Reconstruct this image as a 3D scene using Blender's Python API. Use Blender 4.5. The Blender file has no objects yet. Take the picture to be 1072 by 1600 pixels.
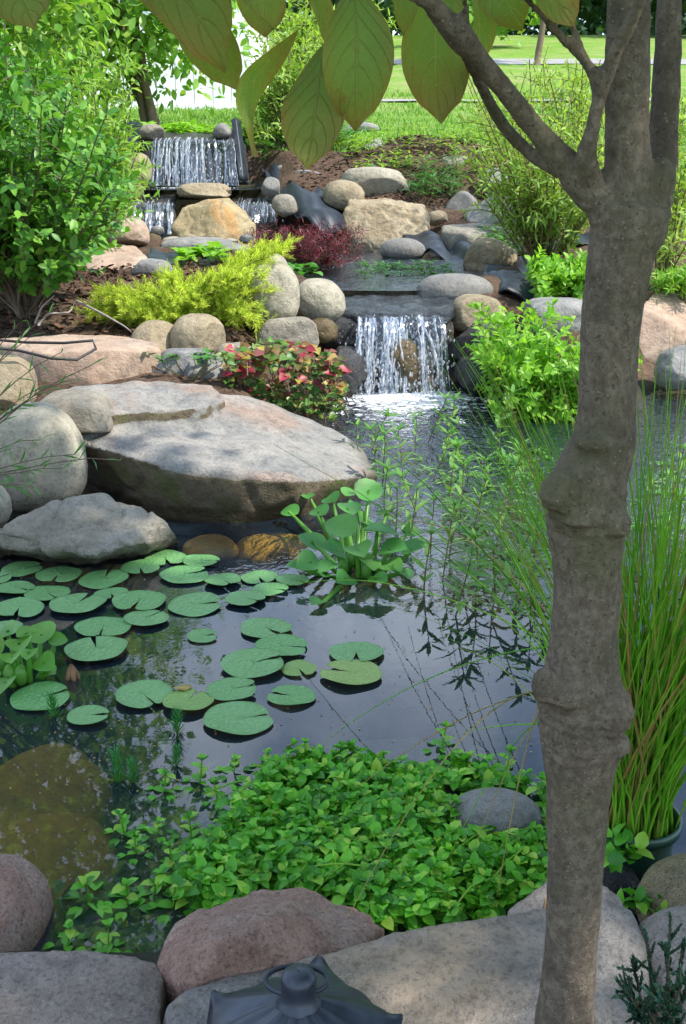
import bpy, bmesh, math, random
import numpy as np
from mathutils import Vector
R = math.radians
S = bpy.context.scene
C = S.collection

# ------------------------------------------------------------------ camera, sky, sun, exposure
CAMZ = 1.25; PITCH = R(17.5); F = 1750.0
cam = bpy.data.cameras.new('camera'); camo = bpy.data.objects.new('camera', cam); C.objects.link(camo)
camo.location = (0, 0, CAMZ); camo.rotation_euler = (R(90) - PITCH, 0, 0)
cam.sensor_fit = 'VERTICAL'; cam.sensor_height = 36; cam.lens = 36 * F / 1600
cam.clip_start = 0.05; cam.clip_end = 1000
S.camera = camo
SUN_AZ = R(110); SUN_EL = R(52)
W = bpy.data.worlds.new('World'); S.world = W; W.use_nodes = True
nt = W.node_tree; nt.nodes.clear()
wo = nt.nodes.new('ShaderNodeOutputWorld'); bg = nt.nodes.new('ShaderNodeBackground')
sky = nt.nodes.new('ShaderNodeTexSky'); sky.sky_type = 'NISHITA'; sky.sun_disc = False
sky.ozone_density = 3.0; sky.dust_density = .4; sky.sun_elevation = SUN_EL; sky.sun_rotation = SUN_AZ
tc = nt.nodes.new('ShaderNodeTexCoord'); cn = nt.nodes.new('ShaderNodeTexNoise')
cn.inputs['Scale'].default_value = 3.2; cn.inputs['Detail'].default_value = 6; cn.inputs['Roughness'].default_value = .55
cr = nt.nodes.new('ShaderNodeValToRGB'); cr.color_ramp.elements[0].position = .42; cr.color_ramp.elements[1].position = .70
cr.color_ramp.elements[1].color = (.8, .8, .8, 1)
mx = nt.nodes.new('ShaderNodeMix'); mx.data_type = 'RGBA'
mx.inputs[7].default_value = (8.9, 9.9, 11.2, 1)
nt.links.new(tc.outputs['Generated'], cn.inputs['Vector']); nt.links.new(cn.outputs['Fac'], cr.inputs['Fac'])
nt.links.new(cr.outputs['Color'], mx.inputs[0]); nt.links.new(sky.outputs[0], mx.inputs[6])
nt.links.new(mx.outputs[2], bg.inputs['Color']); nt.links.new(bg.outputs[0], wo.inputs[0])
bg.inputs['Strength'].default_value = 0.15
sl = bpy.data.lights.new('sun', 'SUN'); sl.energy = 3.6; sl.angle = R(1.2); sl.color = (1, .94, .84)
so = bpy.data.objects.new('sun', sl); C.objects.link(so)
sd = Vector((math.sin(SUN_AZ) * math.cos(SUN_EL), math.cos(SUN_AZ) * math.cos(SUN_EL), math.sin(SUN_EL)))
so.rotation_euler = sd.to_track_quat('Z', 'Y').to_euler(); so.location = (6, -4, 12)
S.view_settings.view_transform = 'Standard'; S.view_settings.look = 'None'
S.view_settings.exposure = 1.1; S.view_settings.gamma = 1
S.cycles.max_bounces = 8; S.cycles.transparent_max_bounces = 24
S.cycles.caustics_reflective = False; S.cycles.caustics_refractive = False

# ------------------------------------------------------------------ helpers
cp, sp = math.cos(PITCH), math.sin(PITCH)
def ray(px, py):
    u = (px - 536) / F; v = (800 - py) / F
    return np.array([u, cp + v * sp, -sp + v * cp])
def atY(px, py, Y):
    d = ray(px, py); t = Y / d[1]; return np.array([0, 0, CAMZ]) + d * t
def atz(px, py, z):
    d = ray(px, py); t = (z - CAMZ) / d[2]; return np.array([0, 0, CAMZ]) + d * t
def mpp(py, Y): return Y / ray(536, py)[1] / F       # metres per pixel at distance Y

def _h(ix, iy, iz, s):
    n = (ix * 374761393 + iy * 668265263 + iz * 2147483647 + s * 974634777) & 0xFFFFFFFF
    n = ((n ^ (n >> 13)) * 1274126177) & 0xFFFFFFFF
    return ((n ^ (n >> 16)) & 0xFFFF) / 32767.5 - 1
def vn(P, s=0):
    P = np.asarray(P, float); I = np.floor(P).astype(np.int64); f = P - I; f = f * f * (3 - 2 * f)
    o = 0
    for a in (0, 1):
        for b in (0, 1):
            for c in (0, 1):
                w = (f[:, 0] if a else 1 - f[:, 0]) * (f[:, 1] if b else 1 - f[:, 1]) * (f[:, 2] if c else 1 - f[:, 2])
                o = o + w * _h(I[:, 0] + a, I[:, 1] + b, I[:, 2] + c, s)
    return o
def fbm(P, o=3, s=0):
    P = np.asarray(P, float); r = 0; a = 1; t = 0
    for k in range(o):
        r = r + a * vn(P * 2 ** k + 17.3 * k, s + k); t += a; a *= .5
    return r / t

class MB:
    def __init__(s): s.v = []; s.f = []; s.n = 0
    def add(s, v, f):
        v = np.asarray(v, float).reshape(-1, 3)
        if isinstance(f, np.ndarray): s.f.extend((f + s.n).tolist())
        else: s.f.extend([[i + s.n for i in q] for q in f])
        s.v.append(v); s.n += len(v); return s
    def verts(s): return np.concatenate(s.v) if s.v else np.zeros((0, 3))
    def tube(s, path, rad, sides=5, cap=True, flat=1.0):
        p = np.asarray(path, float); n = len(p)
        rad = np.broadcast_to(np.asarray(rad, float), (n,)) if np.ndim(rad) == 0 or len(rad) == n else np.interp(np.linspace(0, 1, n), np.linspace(0, 1, len(rad)), rad)
        t = np.gradient(p, axis=0); t /= np.linalg.norm(t, axis=1)[:, None] + 1e-9
        ref = np.array([0, 1., 0]) if abs(t[:, 1]).mean() < .8 else np.array([1., 0, 0])
        a = np.cross(t, ref); a /= np.linalg.norm(a, axis=1)[:, None] + 1e-9
        b = np.cross(t, a)
        th = np.arange(sides) * 2 * math.pi / sides
        v = p[:, None] + rad[:, None, None] * (a[:, None] * np.cos(th)[None, :, None] + flat * b[:, None] * np.sin(th)[None, :, None])
        i = np.arange(n - 1)[:, None] * sides; j = np.arange(sides)[None]; k = (j + 1) % sides
        f = np.stack([i + j, i + k, i + sides + k, i + sides + j], -1).reshape(-1, 4)
        s.add(v.reshape(-1, 3), f)
        if cap:
            s.f.append([s.n - 1 - q for q in range(sides)]); s.f.append([s.n - n * sides + q for q in range(sides)])
        return s
    def ball(s, c, r, seg=10, rings=7):
        r = np.broadcast_to(np.asarray(r, float), (3,)); V = [];
        for i in range(rings + 1):
            ph = math.pi * i / rings
            for j in range(seg):
                th = 2 * math.pi * j / seg
                V.append((c[0] + r[0] * math.sin(ph) * math.cos(th), c[1] + r[1] * math.sin(ph) * math.sin(th), c[2] + r[2] * math.cos(ph)))
        Fc = [[i * seg + j, (i + 1) * seg + j, (i + 1) * seg + (j + 1) % seg, i * seg + (j + 1) % seg] for i in range(rings) for j in range(seg)]
        return s.add(V, Fc)
    def box(s, lo, hi):
        x0, y0, z0 = lo; x1, y1, z1 = hi
        V = [(x0, y0, z0), (x1, y0, z0), (x1, y1, z0), (x0, y1, z0), (x0, y0, z1), (x1, y0, z1), (x1, y1, z1), (x0, y1, z1)]
        return s.add(V, [[0, 3, 2, 1], [4, 5, 6, 7], [0, 1, 5, 4], [1, 2, 6, 5], [2, 3, 7, 6], [3, 0, 4, 7]])
    def build(s, name, mat, parent=None, origin=None, smooth=True):
        return mk(name, s.verts(), s.f, mat, parent, origin, smooth)

def mk(name, v, f, mat, parent=None, origin=None, smooth=True):
    """world-space vertices -> one mesh object; children are stored relative to their thing"""
    v = np.asarray(v, float)
    if parent is not None: o0 = base_of(parent)
    elif origin is None: o0 = np.array([(v[:, 0].min() + v[:, 0].max()) / 2, (v[:, 1].min() + v[:, 1].max()) / 2, v[:, 2].min()])
    else: o0 = np.asarray(origin, float)
    me = bpy.data.meshes.new(name); me.from_pydata((v - o0).tolist(), [], f if isinstance(f, list) else f.tolist())
    for m in (mat if isinstance(mat, (list, tuple)) else [mat]): me.materials.append(m)
    if smooth: me.polygons.foreach_set('use_smooth', [True] * len(me.polygons))
    me.update()
    o = bpy.data.objects.new(name, me); C.objects.link(o)
    if parent is not None: o.parent = parent
    else: o.location = o0
    return o
def base_of(o):
    b = np.array(o.location)
    while o.parent: o = o.parent; b = b + np.array(o.location)
    return b
def tag(o, label=None, cat=None, group=None, kind=None):
    if label: o['label'] = label
    if cat: o['category'] = cat
    if group: o['group'] = group
    if kind: o['kind'] = kind
    return o
def thing(name, loc, label, cat, group=None):
    o = bpy.data.objects.new(name, None); C.objects.link(o); o.location = loc; o.empty_display_size = .1
    return tag(o, label, cat, group)
def dup(root, loc, rz=0, sc=1, label=None, tilt=(0, 0)):
    r = root.copy(); C.objects.link(r); r.location = loc; r.rotation_euler = (tilt[0], tilt[1], rz); r.scale = (sc,) * 3
    if label: r['label'] = label
    for ch in list(root.children):
        c = ch.copy(); C.objects.link(c); c.parent = r
        for g in list(ch.children):
            d = g.copy(); C.objects.link(d); d.parent = c
    return r

# ------------------------------------------------------------------ materials
class N:
    def __init__(s, name):
        s.m = bpy.data.materials.new(name); s.m.use_nodes = True; s.t = s.m.node_tree; s.t.nodes.clear()
        s.out = s.n('OutputMaterial')
    def n(s, typ, **k):
        x = s.t.nodes.new('ShaderNode' + typ)
        for a, b in k.items(): setattr(x, a, b)
        return x
    def l(s, a, b): s.t.links.new(a, b)
    def set(s, x, **k):
        for a, b in k.items():
            i = x.inputs[a.replace('_', ' ')]
            if hasattr(b, 'is_output') or isinstance(b, bpy.types.NodeSocket): s.l(b, i)
            else: i.default_value = b
        return x
    def noise(s, vec, scale, det=4, rough=.55, dist=0):
        x = s.n('TexNoise'); s.l(vec, x.inputs['Vector']); x.inputs['Scale'].default_value = scale
        x.inputs['Detail'].default_value = det; x.inputs['Roughness'].default_value = rough; x.inputs['Distortion'].default_value = dist
        return x.outputs['Fac']
    def ramp(s, fac, stops):
        x = s.n('ValToRGB'); s.l(fac, x.inputs['Fac']); e = x.color_ramp.elements
        while len(e) < len(stops): e.new(.5)
        for i, (p, c) in enumerate(stops):
            e[i].position = p; e[i].color = (c, c, c, 1) if isinstance(c, (int, float)) else (*c, 1)
        return x.outputs['Color']
    def mix(s, fac, a, b, mode='MIX'):
        x = s.n('Mix', data_type='RGBA', blend_type=mode)
        for i, q in ((0, fac), (6, a), (7, b)):
            if isinstance(q, bpy.types.NodeSocket): s.l(q, x.inputs[i])
            elif isinstance(q, (int, float)): x.inputs[i].default_value = q if i == 0 else (q, q, q, 1)
            else: x.inputs[i].default_value = (*q, 1)
        return x.outputs[2]
    def math(s, op, a, b=0.0, clamp=False):
        x = s.n('Math', operation=op, use_clamp=clamp)
        for i, q in enumerate((a, b)):
            if isinstance(q, bpy.types.NodeSocket): s.l(q, x.inputs[i])
            else: x.inputs[i].default_value = q
        return x.outputs[0]
    def bump(s, h, strength, dist=.01, normal=None):
        x = s.n('Bump'); s.l(h, x.inputs['Height']); x.inputs['Strength'].default_value = strength; x.inputs['Distance'].default_value = dist
        if normal: s.l(normal, x.inputs['Normal'])
        return x.outputs[0]
    def pr(s, col, rough=.8, spec=.3, normal=None, metal=0):
        x = s.n('BsdfPrincipled')
        for k, q in (('Base Color', col), ('Roughness', rough), ('Specular IOR Level', spec), ('Metallic', metal)):
            if isinstance(q, bpy.types.NodeSocket): s.l(q, x.inputs[k])
            else: x.inputs[k].default_value = (*q, 1) if isinstance(q, tuple) else q
        if normal: s.l(normal, x.inputs['Normal'])
        return x.outputs[0]
    def fin(s, sh): s.l(sh, s.out.inputs['Surface']); return s.m

def rockmat(name, c1, c2, c3, scale=6, rough=.85, bump=.5, speck=.5, moss=0, wet=0, strata=0, crack=.5, patch=.5, attr=None):
    m = N(name); obj_ = m.n('TexCoord').outputs['Object']
    geo = m.n('NewGeometry'); oi = m.n('ObjectInfo')
    add = m.n('VectorMath', operation='ADD'); m.l(obj_, add.inputs[0]); m.l(oi.outputs['Random'], add.inputs[1]); vec = add.outputs[0]
    if strata:
        mp = m.n('Mapping'); m.l(vec, mp.inputs['Vector']); mp.inputs['Scale'].default_value = (1, 1, 5); sv = mp.outputs[0]
    else: sv = vec
    n1 = m.noise(sv, scale, 6, .62, .6); n2 = m.noise(vec, scale * .4, 4, .6, 1.2); n3 = m.noise(vec, scale * 22, 3, .7)
    n4 = m.noise(vec, scale * 5, 6, .7)
    col = m.mix(m.ramp(n1, [(.36, 0), (.64, 1)]), c1, c2)
    col = m.mix(m.math('MULTIPLY', m.ramp(n2, [(.5, 0), (.66, 1)]), patch), col, c3)
    k = m.ramp(n3, [(.36, 1 - speck * .8), (.48, 1), (.68, 1 + 0.0)])
    col = m.mix(.85, col, k, 'MULTIPLY')
    col = m.mix(m.math('MULTIPLY', m.ramp(n3, [(.62, 0), (.7, 1)]), speck * .35), col, (.75, .72, .66))
    col = m.mix(.6, col, m.ramp(n4, [(.32, .42), (.52, .95), (.75, 1.12)]), 'MULTIPLY')
    vr = m.n('TexVoronoi', feature='DISTANCE_TO_EDGE'); 
    wv = m.n('VectorMath', operation='ADD'); m.l(vec, wv.inputs[0])
    nn = m.n('TexNoise'); m.l(vec, nn.inputs['Vector']); nn.inputs['Scale'].default_value = scale * 2.2; nn.inputs['Detail'].default_value = 5
    m.l(nn.outputs['Color'], wv.inputs[1]); m.l(wv.outputs[0], vr.inputs['Vector']); vr.inputs['Scale'].default_value = scale * .55
    ck = m.ramp(vr.outputs['Distance'], [(0, .3), (.03, 1)])
    gate = m.ramp(m.noise(vec, scale * .7, 2), [(.5, 1), (.6, 0)])
    ck = m.math('MAXIMUM', ck, gate)
    col = m.mix(crack, col, m.mix(1, col, m.ramp(ck, [(0, .35), (1, 1)]), 'MULTIPLY'))
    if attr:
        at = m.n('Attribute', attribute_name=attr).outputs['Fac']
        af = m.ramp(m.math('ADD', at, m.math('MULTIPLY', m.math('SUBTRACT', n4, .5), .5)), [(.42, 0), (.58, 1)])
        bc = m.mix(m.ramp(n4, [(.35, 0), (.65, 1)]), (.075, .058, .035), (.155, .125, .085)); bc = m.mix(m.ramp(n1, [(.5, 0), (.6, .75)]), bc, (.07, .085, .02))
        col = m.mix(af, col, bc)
    if moss:
        sep = m.n('SeparateXYZ'); m.l(geo.outputs['Position'], sep.inputs[0])
        g = m.math('MULTIPLY', m.ramp(m.noise(vec, scale * 1.6, 5, .65), [(.45, 0), (.6, 1)]), moss)
        col = m.mix(g, col, (.07, .085, .018))
    rg = rough
    if wet:
        sep = m.n('SeparateXYZ'); m.l(geo.outputs['Position'], sep.inputs[0])
        zz = m.math('ADD', sep.outputs['Z'], m.math('MULTIPLY', n1, -.05))
        w = m.ramp(m.math('SUBTRACT', zz, wet - .6, True), [(.56, 1), (.60, 0)])
        col = m.mix(w, col, m.mix(1, col, (.42, .40, .33), 'MULTIPLY'))
        rg = m.math('SUBTRACT', rough, m.math('MULTIPLY', w, .45))
    h = m.math('ADD', m.math('MULTIPLY', n1, .9), m.math('ADD', m.math('MULTIPLY', n4, .7), m.math('MULTIPLY', n3, .10)))
    h = m.math('ADD', h, m.math('MULTIPLY', ck, .25 * crack))
    return m.fin(m.pr(col, rg, .3, m.bump(h, min(1, bump * 1.35), .03)))

def leafmat(name, cols, trans=.35, rough=.42, spec=.4, vein=False):
    m = N(name); geo = m.n('NewGeometry')
    k = len(cols)
    col = m.ramp(geo.outputs['Random Per Island'], [(i / max(1, k - 1), c) for i, c in enumerate(cols)])
    ob = m.n('TexCoord').outputs['Object']
    col = m.mix(.5, col, m.ramp(m.noise(ob, 14, 3), [(.3, .6), (.65, 1.15)]), 'MULTIPLY')
    bs = m.pr(col, rough, spec)
    tr = m.n('BsdfTranslucent'); m.l(m.mix(1, col, (1.15, 1.2, .5), 'MULTIPLY'), tr.inputs['Color'])
    mx = m.n('MixShader'); mx.inputs[0].default_value = trans; m.l(bs, mx.inputs[1]); m.l(tr.outputs[0], mx.inputs[2])
    return m.fin(mx.outputs[0])

def plain(name, c, c2=None, rough=.7, scale=20, bump=.2, spec=.3, metal=0, dist=.004):
    m = N(name); ob = m.n('TexCoord').outputs['Object']; n = m.noise(ob, scale, 5, .6)
    c2 = c2 or tuple(x * .7 for x in c)
    return m.fin(m.pr(m.mix(m.ramp(n, [(.35, 0), (.65, 1)]), c, c2), rough, spec, m.bump(n, bump, dist), metal))

M = {}
M['grey_pink'] = rockmat('grey pinkish sandstone', (.26, .225, .205), (.34, .29, .26), (.17, .165, .17), 7, .8, .5, .5)
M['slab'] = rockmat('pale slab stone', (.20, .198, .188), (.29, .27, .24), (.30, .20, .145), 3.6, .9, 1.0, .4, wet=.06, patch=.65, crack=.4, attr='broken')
M['slab_moss'] = rockmat('broken brown mossy slab face', (.13, .105, .075), (.20, .165, .12), (.09, .08, .06), 7, .9, 1.0, .5, wet=.07, moss=.7, crack=.5)
M['nearslab2'] = None
M['pale'] = rockmat('pale round boulder stone', (.29, .265, .20), (.38, .345, .265), (.22, .215, .185), 4, .85, .6, .35, crack=.1, wet=.05)
M['tan'] = rockmat('tan boulder stone', (.27, .215, .135), (.34, .28, .185), (.18, .16, .11), 5, .85, .6, .4, crack=.15)
M['peach'] = rockmat('peach quarried stone', (.36, .25, .18), (.42, .32, .24), (.29, .26, .22), 3, .88, .6, .2, crack=.15)
M['grey'] = rockmat('grey field stone', (.19, .19, .185), (.29, .28, .26), (.14, .14, .145), 5, .85, .5, .4, crack=.5)
M['buff'] = rockmat('buff weathered stone', (.25, .225, .18), (.34, .305, .245), (.40, .38, .33), 8, .9, .9, .3, wet=.06, crack=.3)
M['redbrown'] = rockmat('reddish brown granite', (.235, .135, .105), (.30, .19, .15), (.36, .30, .26), 8, .72, .35, .75, crack=.15)
M['nearslab'] = rockmat('grey purple near slab', (.18, .15, .14), (.26, .215, .20), (.31, .25, .20), 6, .8, .8, .6, crack=.3)
M['nearblue'] = rockmat('bluish grey near slab', (.165, .158, .155), (.26, .235, .22), (.38, .29, .20), 5, .8, 1.0, .5, crack=.4, patch=.8)
M['orange'] = rockmat('orange stained stone', (.27, .215, .12), (.38, .31, .18), (.55, .24, .04), 2.6, .85, .6, .3, crack=.2, patch=.9)
M['rough_tan'] = rockmat('pitted tan stone', (.32, .25, .155), (.42, .35, .24), (.20, .155, .095), 6, .9, 1.0, .4, crack=.6)
M['wet'] = rockmat('wet dark rock', (.035, .036, .038), (.075, .075, .075), (.10, .06, .03), 6, .22, .8, .2, crack=.3)
M['wet_lip'] = rockmat('streaming wet slab', (.03, .036, .042), (.06, .068, .075), (.08, .085, .09), 9, .08, .7, .1, crack=.2)
M['wet_brown'] = rockmat('wet brown rock', (.11, .075, .035), (.15, .11, .05), (.05, .05, .03), 10, .25, .5, .3, crack=0)
M['olive'] = rockmat('algae covered submerged rock', (.42, .27, .045), (.55, .33, .05), (.20, .17, .04), 6, .9, .3, .2, crack=0)
M['murk'] = rockmat('silty submerged rock', (.13, .14, .15), (.17, .18, .18), (.10, .12, .12), 8, .9, .3, .2, crack=0)
M['yellow_speck'] = rockmat('yellow speckled granite', (.25, .20, .11), (.30, .25, .15), (.18, .15, .10), 12, .8, .4, 1.0, crack=0)
M['grey_oval'] = rockmat('smooth grey river stone', (.17, .165, .155), (.215, .205, .185), (.25, .25, .24), 9, .75, .3, .5, crack=0)
M['liner'] = plain('black rubber pond liner', (.012, .017, .024), (.026, .034, .046), .48, 9, .5, .35)
M['tube'] = plain('black tubing', (.02, .02, .022), None, .45, 30, .05)

# ground (soil), lawn, pond bed
def soilmat():
    m = N('bark mulch and soil'); ob = m.n('TexCoord').outputs['Object']
    n = m.noise(ob, 40, 6, .7); n2 = m.noise(ob, 5, 4); n3 = m.noise(ob, 1.1, 3)
    c = m.ramp(n, [(.3, (.03, .018, .012)), (.5, (.09, .055, .037)), (.7, (.17, .115, .08))])
    c = m.mix(m.ramp(n2, [(.5, 0), (.7, .6)]), c, (.16, .115, .075))
    return m.fin(m.pr(c, .95, .2, m.bump(n, .9, .03)))
def lawnmat():
    m = N('mown lawn'); ob = m.n('TexCoord').outputs['Object']
    n = m.noise(ob, 30, 6, .7); n2 = m.noise(ob, .5, 5)
    c = m.mix(m.ramp(n, [(.3, 0), (.7, 1)]), (.08, .17, .02), (.20, .34, .045))
    c = m.mix(m.ramp(n2, [(.45, 0), (.65, .75)]), c, (.27, .28, .11)); c = m.mix(m.ramp(m.noise(ob, 2.2, 5, .7), [(.5, 0), (.7, .5)]), c, (.07, .15, .025))
    return m.fin(m.pr(c, .9, .15, m.bump(n, .6, .05)))
def bedmat():
    m = N('silty pond bed'); ob = m.n('TexCoord').outputs['Object']
    n = m.noise(ob, 7, 6, .65); n2 = m.noise(ob, 1.6, 4)
    c = m.mix(m.ramp(n, [(.35, 0), (.65, 1)]), (.016, .018, .013), (.045, .043, .025))
    c = m.mix(m.ramp(n2, [(.5, 0), (.7, 1)]), c, (.06, .045, .015))
    return m.fin(m.pr(c, .9, .2, m.bump(n, .6, .03)))
M['soil'] = soilmat(); M['lawn'] = lawnmat(); M['bed'] = bedmat()
M['road'] = plain('grey gravel road', (.30, .29, .28), (.24, .235, .23), .9, 30, .3)
M['mulch_chip'] = leafmat('bark mulch chips', [(.035, .02, .012), (.08, .045, .03), (.15, .09, .06), (.05, .03, .02)], 0, .9, .1)

def watermat(name, rip=1.0, foam=None, foam_r=1.0, tint=(.88, .86, .72), calm=None):
    """real water: transparent below, mirror-like reflection by angle, ripples that grow towards the fall, froth where it lands"""
    m = N(name); geo = m.n('NewGeometry'); pos = geo.outputs['Position']
    mp = m.n('Mapping'); m.l(pos, mp.inputs['Vector']); mp.inputs['Scale'].default_value = (1, .8, 1)
    r1 = m.noise(mp.outputs[0], 12, 3, .5, 1.5); r2 = m.noise(mp.outputs[0], 2.0, 2, .5); r3 = m.noise(mp.outputs[0], 34, 2, .5, 1)
    h = m.math('ADD', r1, m.math('MULTIPLY', r3, .35))
    if foam is not None:
        sb = m.n('VectorMath', operation='DISTANCE'); m.l(pos, sb.inputs[0]); sb.inputs[1].default_value = foam
        dist = sb.outputs['Value']
        near = m.ramp(m.math('DIVIDE', dist, 4.2), [(0, 1), (.35, .6), (.62, .12), (.76, .008), (1, .002)])
        h = m.math('MULTIPLY', h, near)
    else: h = m.math('MULTIPLY', h, .5)
    h = m.math('ADD', h, m.math('MULTIPLY', r2, .006))
    nrm = m.bump(h, 1.0, .03 * rip)
    gl = m.n('BsdfGlossy'); gl.inputs['Roughness'].default_value = .015; m.l(nrm, gl.inputs['Normal']); gl.inputs['Color'].default_value = (1, 1, 1, 1)
    tp = m.n('BsdfTransparent'); tp.inputs['Color'].default_value = (*tint, 1)
    df = m.n('BsdfDiffuse'); df.inputs['Color'].default_value = (.07, .14, .22, 1)
    m0 = m.n('MixShader'); m0.inputs[0].default_value = .09; m.l(tp.outputs[0], m0.inputs[1]); m.l(df.outputs[0], m0.inputs[2])
    fr = m.n('Fresnel'); fr.inputs['IOR'].default_value = 1.6; m.l(nrm, fr.inputs['Normal'])
    ms = m.n('MixShader'); m.l(fr.outputs[0], ms.inputs[0]); m.l(m0.outputs[0], ms.inputs[1]); m.l(gl.outputs[0], ms.inputs[2])
    out = ms.outputs[0]
    if foam is not None:
        fn = m.noise(pos, 13, 7, .75, 1.6)
        thr = m.math('SUBTRACT', fn, m.math('MULTIPLY', m.math('DIVIDE', dist, foam_r), .36))
        ff = m.ramp(thr, [(.37, 0), (.43, .9)])
        wd = m.pr((.75, .78, .82), .5, .5)
        m2 = m.n('MixShader'); m.l(ff, m2.inputs[0]); m.l(out, m2.inputs[1]); m.l(wd, m2.inputs[2]); out = m2.outputs[0]
    return m.fin(out)
def fallmat():
    m = N('falling water'); ob = m.n('NewGeometry').outputs['Position']
    mp = m.n('Mapping'); m.l(ob, mp.inputs['Vector']); mp.inputs['Scale'].default_value = (1, 1, .16)
    n = m.noise(mp.outputs[0], 70, 4, .65, .5)
    gl = m.n('BsdfGlossy'); gl.inputs['Roughness'].default_value = .06
    tp = m.n('BsdfTransparent'); tp.inputs['Color'].default_value = (.9, .93, .97, 1)
    m0 = m.n('MixShader'); m0.inputs[0].default_value = .16; m.l(tp.outputs[0], m0.inputs[1]); m.l(gl.outputs[0], m0.inputs[2])
    wd = m.n('BsdfDiffuse'); wd.inputs['Color'].default_value = (.86, .88, .92, 1)
    tl = m.n('BsdfTranslucent'); tl.inputs['Color'].default_value = (.86, .88, .92, 1)
    m1 = m.n('MixShader'); m1.inputs[0].default_value = .35; m.l(wd.outputs[0], m1.inputs[1]); m.l(tl.outputs[0], m1.inputs[2])
    m2 = m.n('MixShader'); m.l(m.ramp(n, [(.42, .02), (.68, .8)]), m2.inputs[0]); m.l(m0.outputs[0], m2.inputs[1]); m.l(m1.outputs[0], m2.inputs[2])
    return m.fin(m2.outputs[0])
M['fall'] = fallmat()
def veilmat():
    m = N('glossy water sheet'); ob = m.n('NewGeometry').outputs['Position']
    mp = m.n('Mapping'); m.l(ob, mp.inputs['Vector']); mp.inputs['Scale'].default_value = (1, .35, .10)
    n = m.noise(mp.outputs[0], 42, 6, .7, .3); n2 = m.noise(ob, 9, 4, .6, .5)
    gl = m.n('BsdfGlossy'); gl.inputs['Roughness'].default_value = .08; m.l(m.bump(n, .6, .006), gl.inputs['Normal'])
    tp = m.n('BsdfTransparent'); tp.inputs['Color'].default_value = (.8, .84, .88, 1)
    m0 = m.n('MixShader'); m0.inputs[0].default_value = .10; m.l(tp.outputs[0], m0.inputs[1]); m.l(gl.outputs[0], m0.inputs[2])
    wd = m.n('BsdfDiffuse'); wd.inputs['Color'].default_value = (.8, .83, .87, 1)
    k = m.math('MULTIPLY', m.ramp(n, [(.55, 0), (.66, .8)]), m.ramp(n2, [(.42, .05), (.62, 1)]))
    m2 = m.n('MixShader'); m.l(k, m2.inputs[0]); m.l(m0.outputs[0], m2.inputs[1]); m.l(wd.outputs[0], m2.inputs[2])
    return m.fin(m2.outputs[0])
M['veil'] = veilmat()

# ------------------------------------------------------------------ terrain
def pxpoly(pts, z): return np.array([atz(x, y, z)[:2] for x, y in pts])
P1 = np.array([(-.66, 1.47), (-.9, 1.75), (-1.15, 2.2), (-1.32, 2.9), (-1.35, 3.9), (-.8, 4.1), (-.5, 4.15), (-.15, 4.3), (-.02, 4.6), (-.1, 5.0), (-.2, 5.4), (-.2, 5.8), (-.12, 6.2), (.3, 6.32), (.75, 6.3),
               (1.0, 6.1), (1.35, 5.75), (1.75, 6.35), (2.1, 6.7), (3.6, 6.7), (3.9, 4.5), (3.2, 2.5), (1.6, 1.75), (.95, 1.72), (.62, 1.55), (.3, 1.46), (-.2, 1.46)])
P2 = np.array([(-.1, 6.8), (.3, 6.75), (.66, 6.8), (.9, 7.3), (1.25, 8.3), (1.15, 9.0), (.6, 10.2), (-.6, 10.9), (-1.0, 11.2), (-2.2, 11.2), (-2.3, 10.6), (-1.6, 10.1), (-.9, 9.2), (-.45, 8.2), (-.25, 7.2)])
P3 = np.array([(-2.35, 11.0), (-.85, 11.0), (-.75, 11.7), (-.95, 12.15), (-2.1, 12.15), (-2.4, 11.6)])
def sdist(X, Y, P):
    d = np.full(X.shape, 1e9); ins = np.zeros(X.shape, bool); n = len(P)
    for i in range(n):
        a = P[i]; b = P[(i + 1) % n]; e = b - a
        t = np.clip(((X - a[0]) * e[0] + (Y - a[1]) * e[1]) / (e @ e), 0, 1)
        d = np.minimum(d, np.hypot(X - a[0] - t * e[0], Y - a[1] - t * e[1]))
        c = ((a[1] > Y) != (b[1] > Y)); xx = (b[0] - a[0]) * (Y - a[1]) / (b[1] - a[1] + 1e-12) + a[0]
        ins ^= c & (X < xx)
    return np.where(ins, -d, d)
def ss(t): t = np.clip(t, 0, 1); return t * t * (3 - 2 * t)
KY = [-50, 0, 1.45, 3, 4, 5, 6, 7, 8.5, 10, 11, 12, 13, 15, 20, 25, 45, 80, 150, 400]
KL = [.03, .03, .03, .1, .15, .3, .42, .48, .55, .70, .9, 1.3, 1.40, 1.55, 1.88, 2.25, 4.64, 9.2, 14, 15]
KR = [.03, .03, .03, .1, .12, .2, .32, .42, .55, .68, .9, 1.22, 1.36, 1.52, 1.88, 2.28, 4.64, 9.2, 14, 15]
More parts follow.
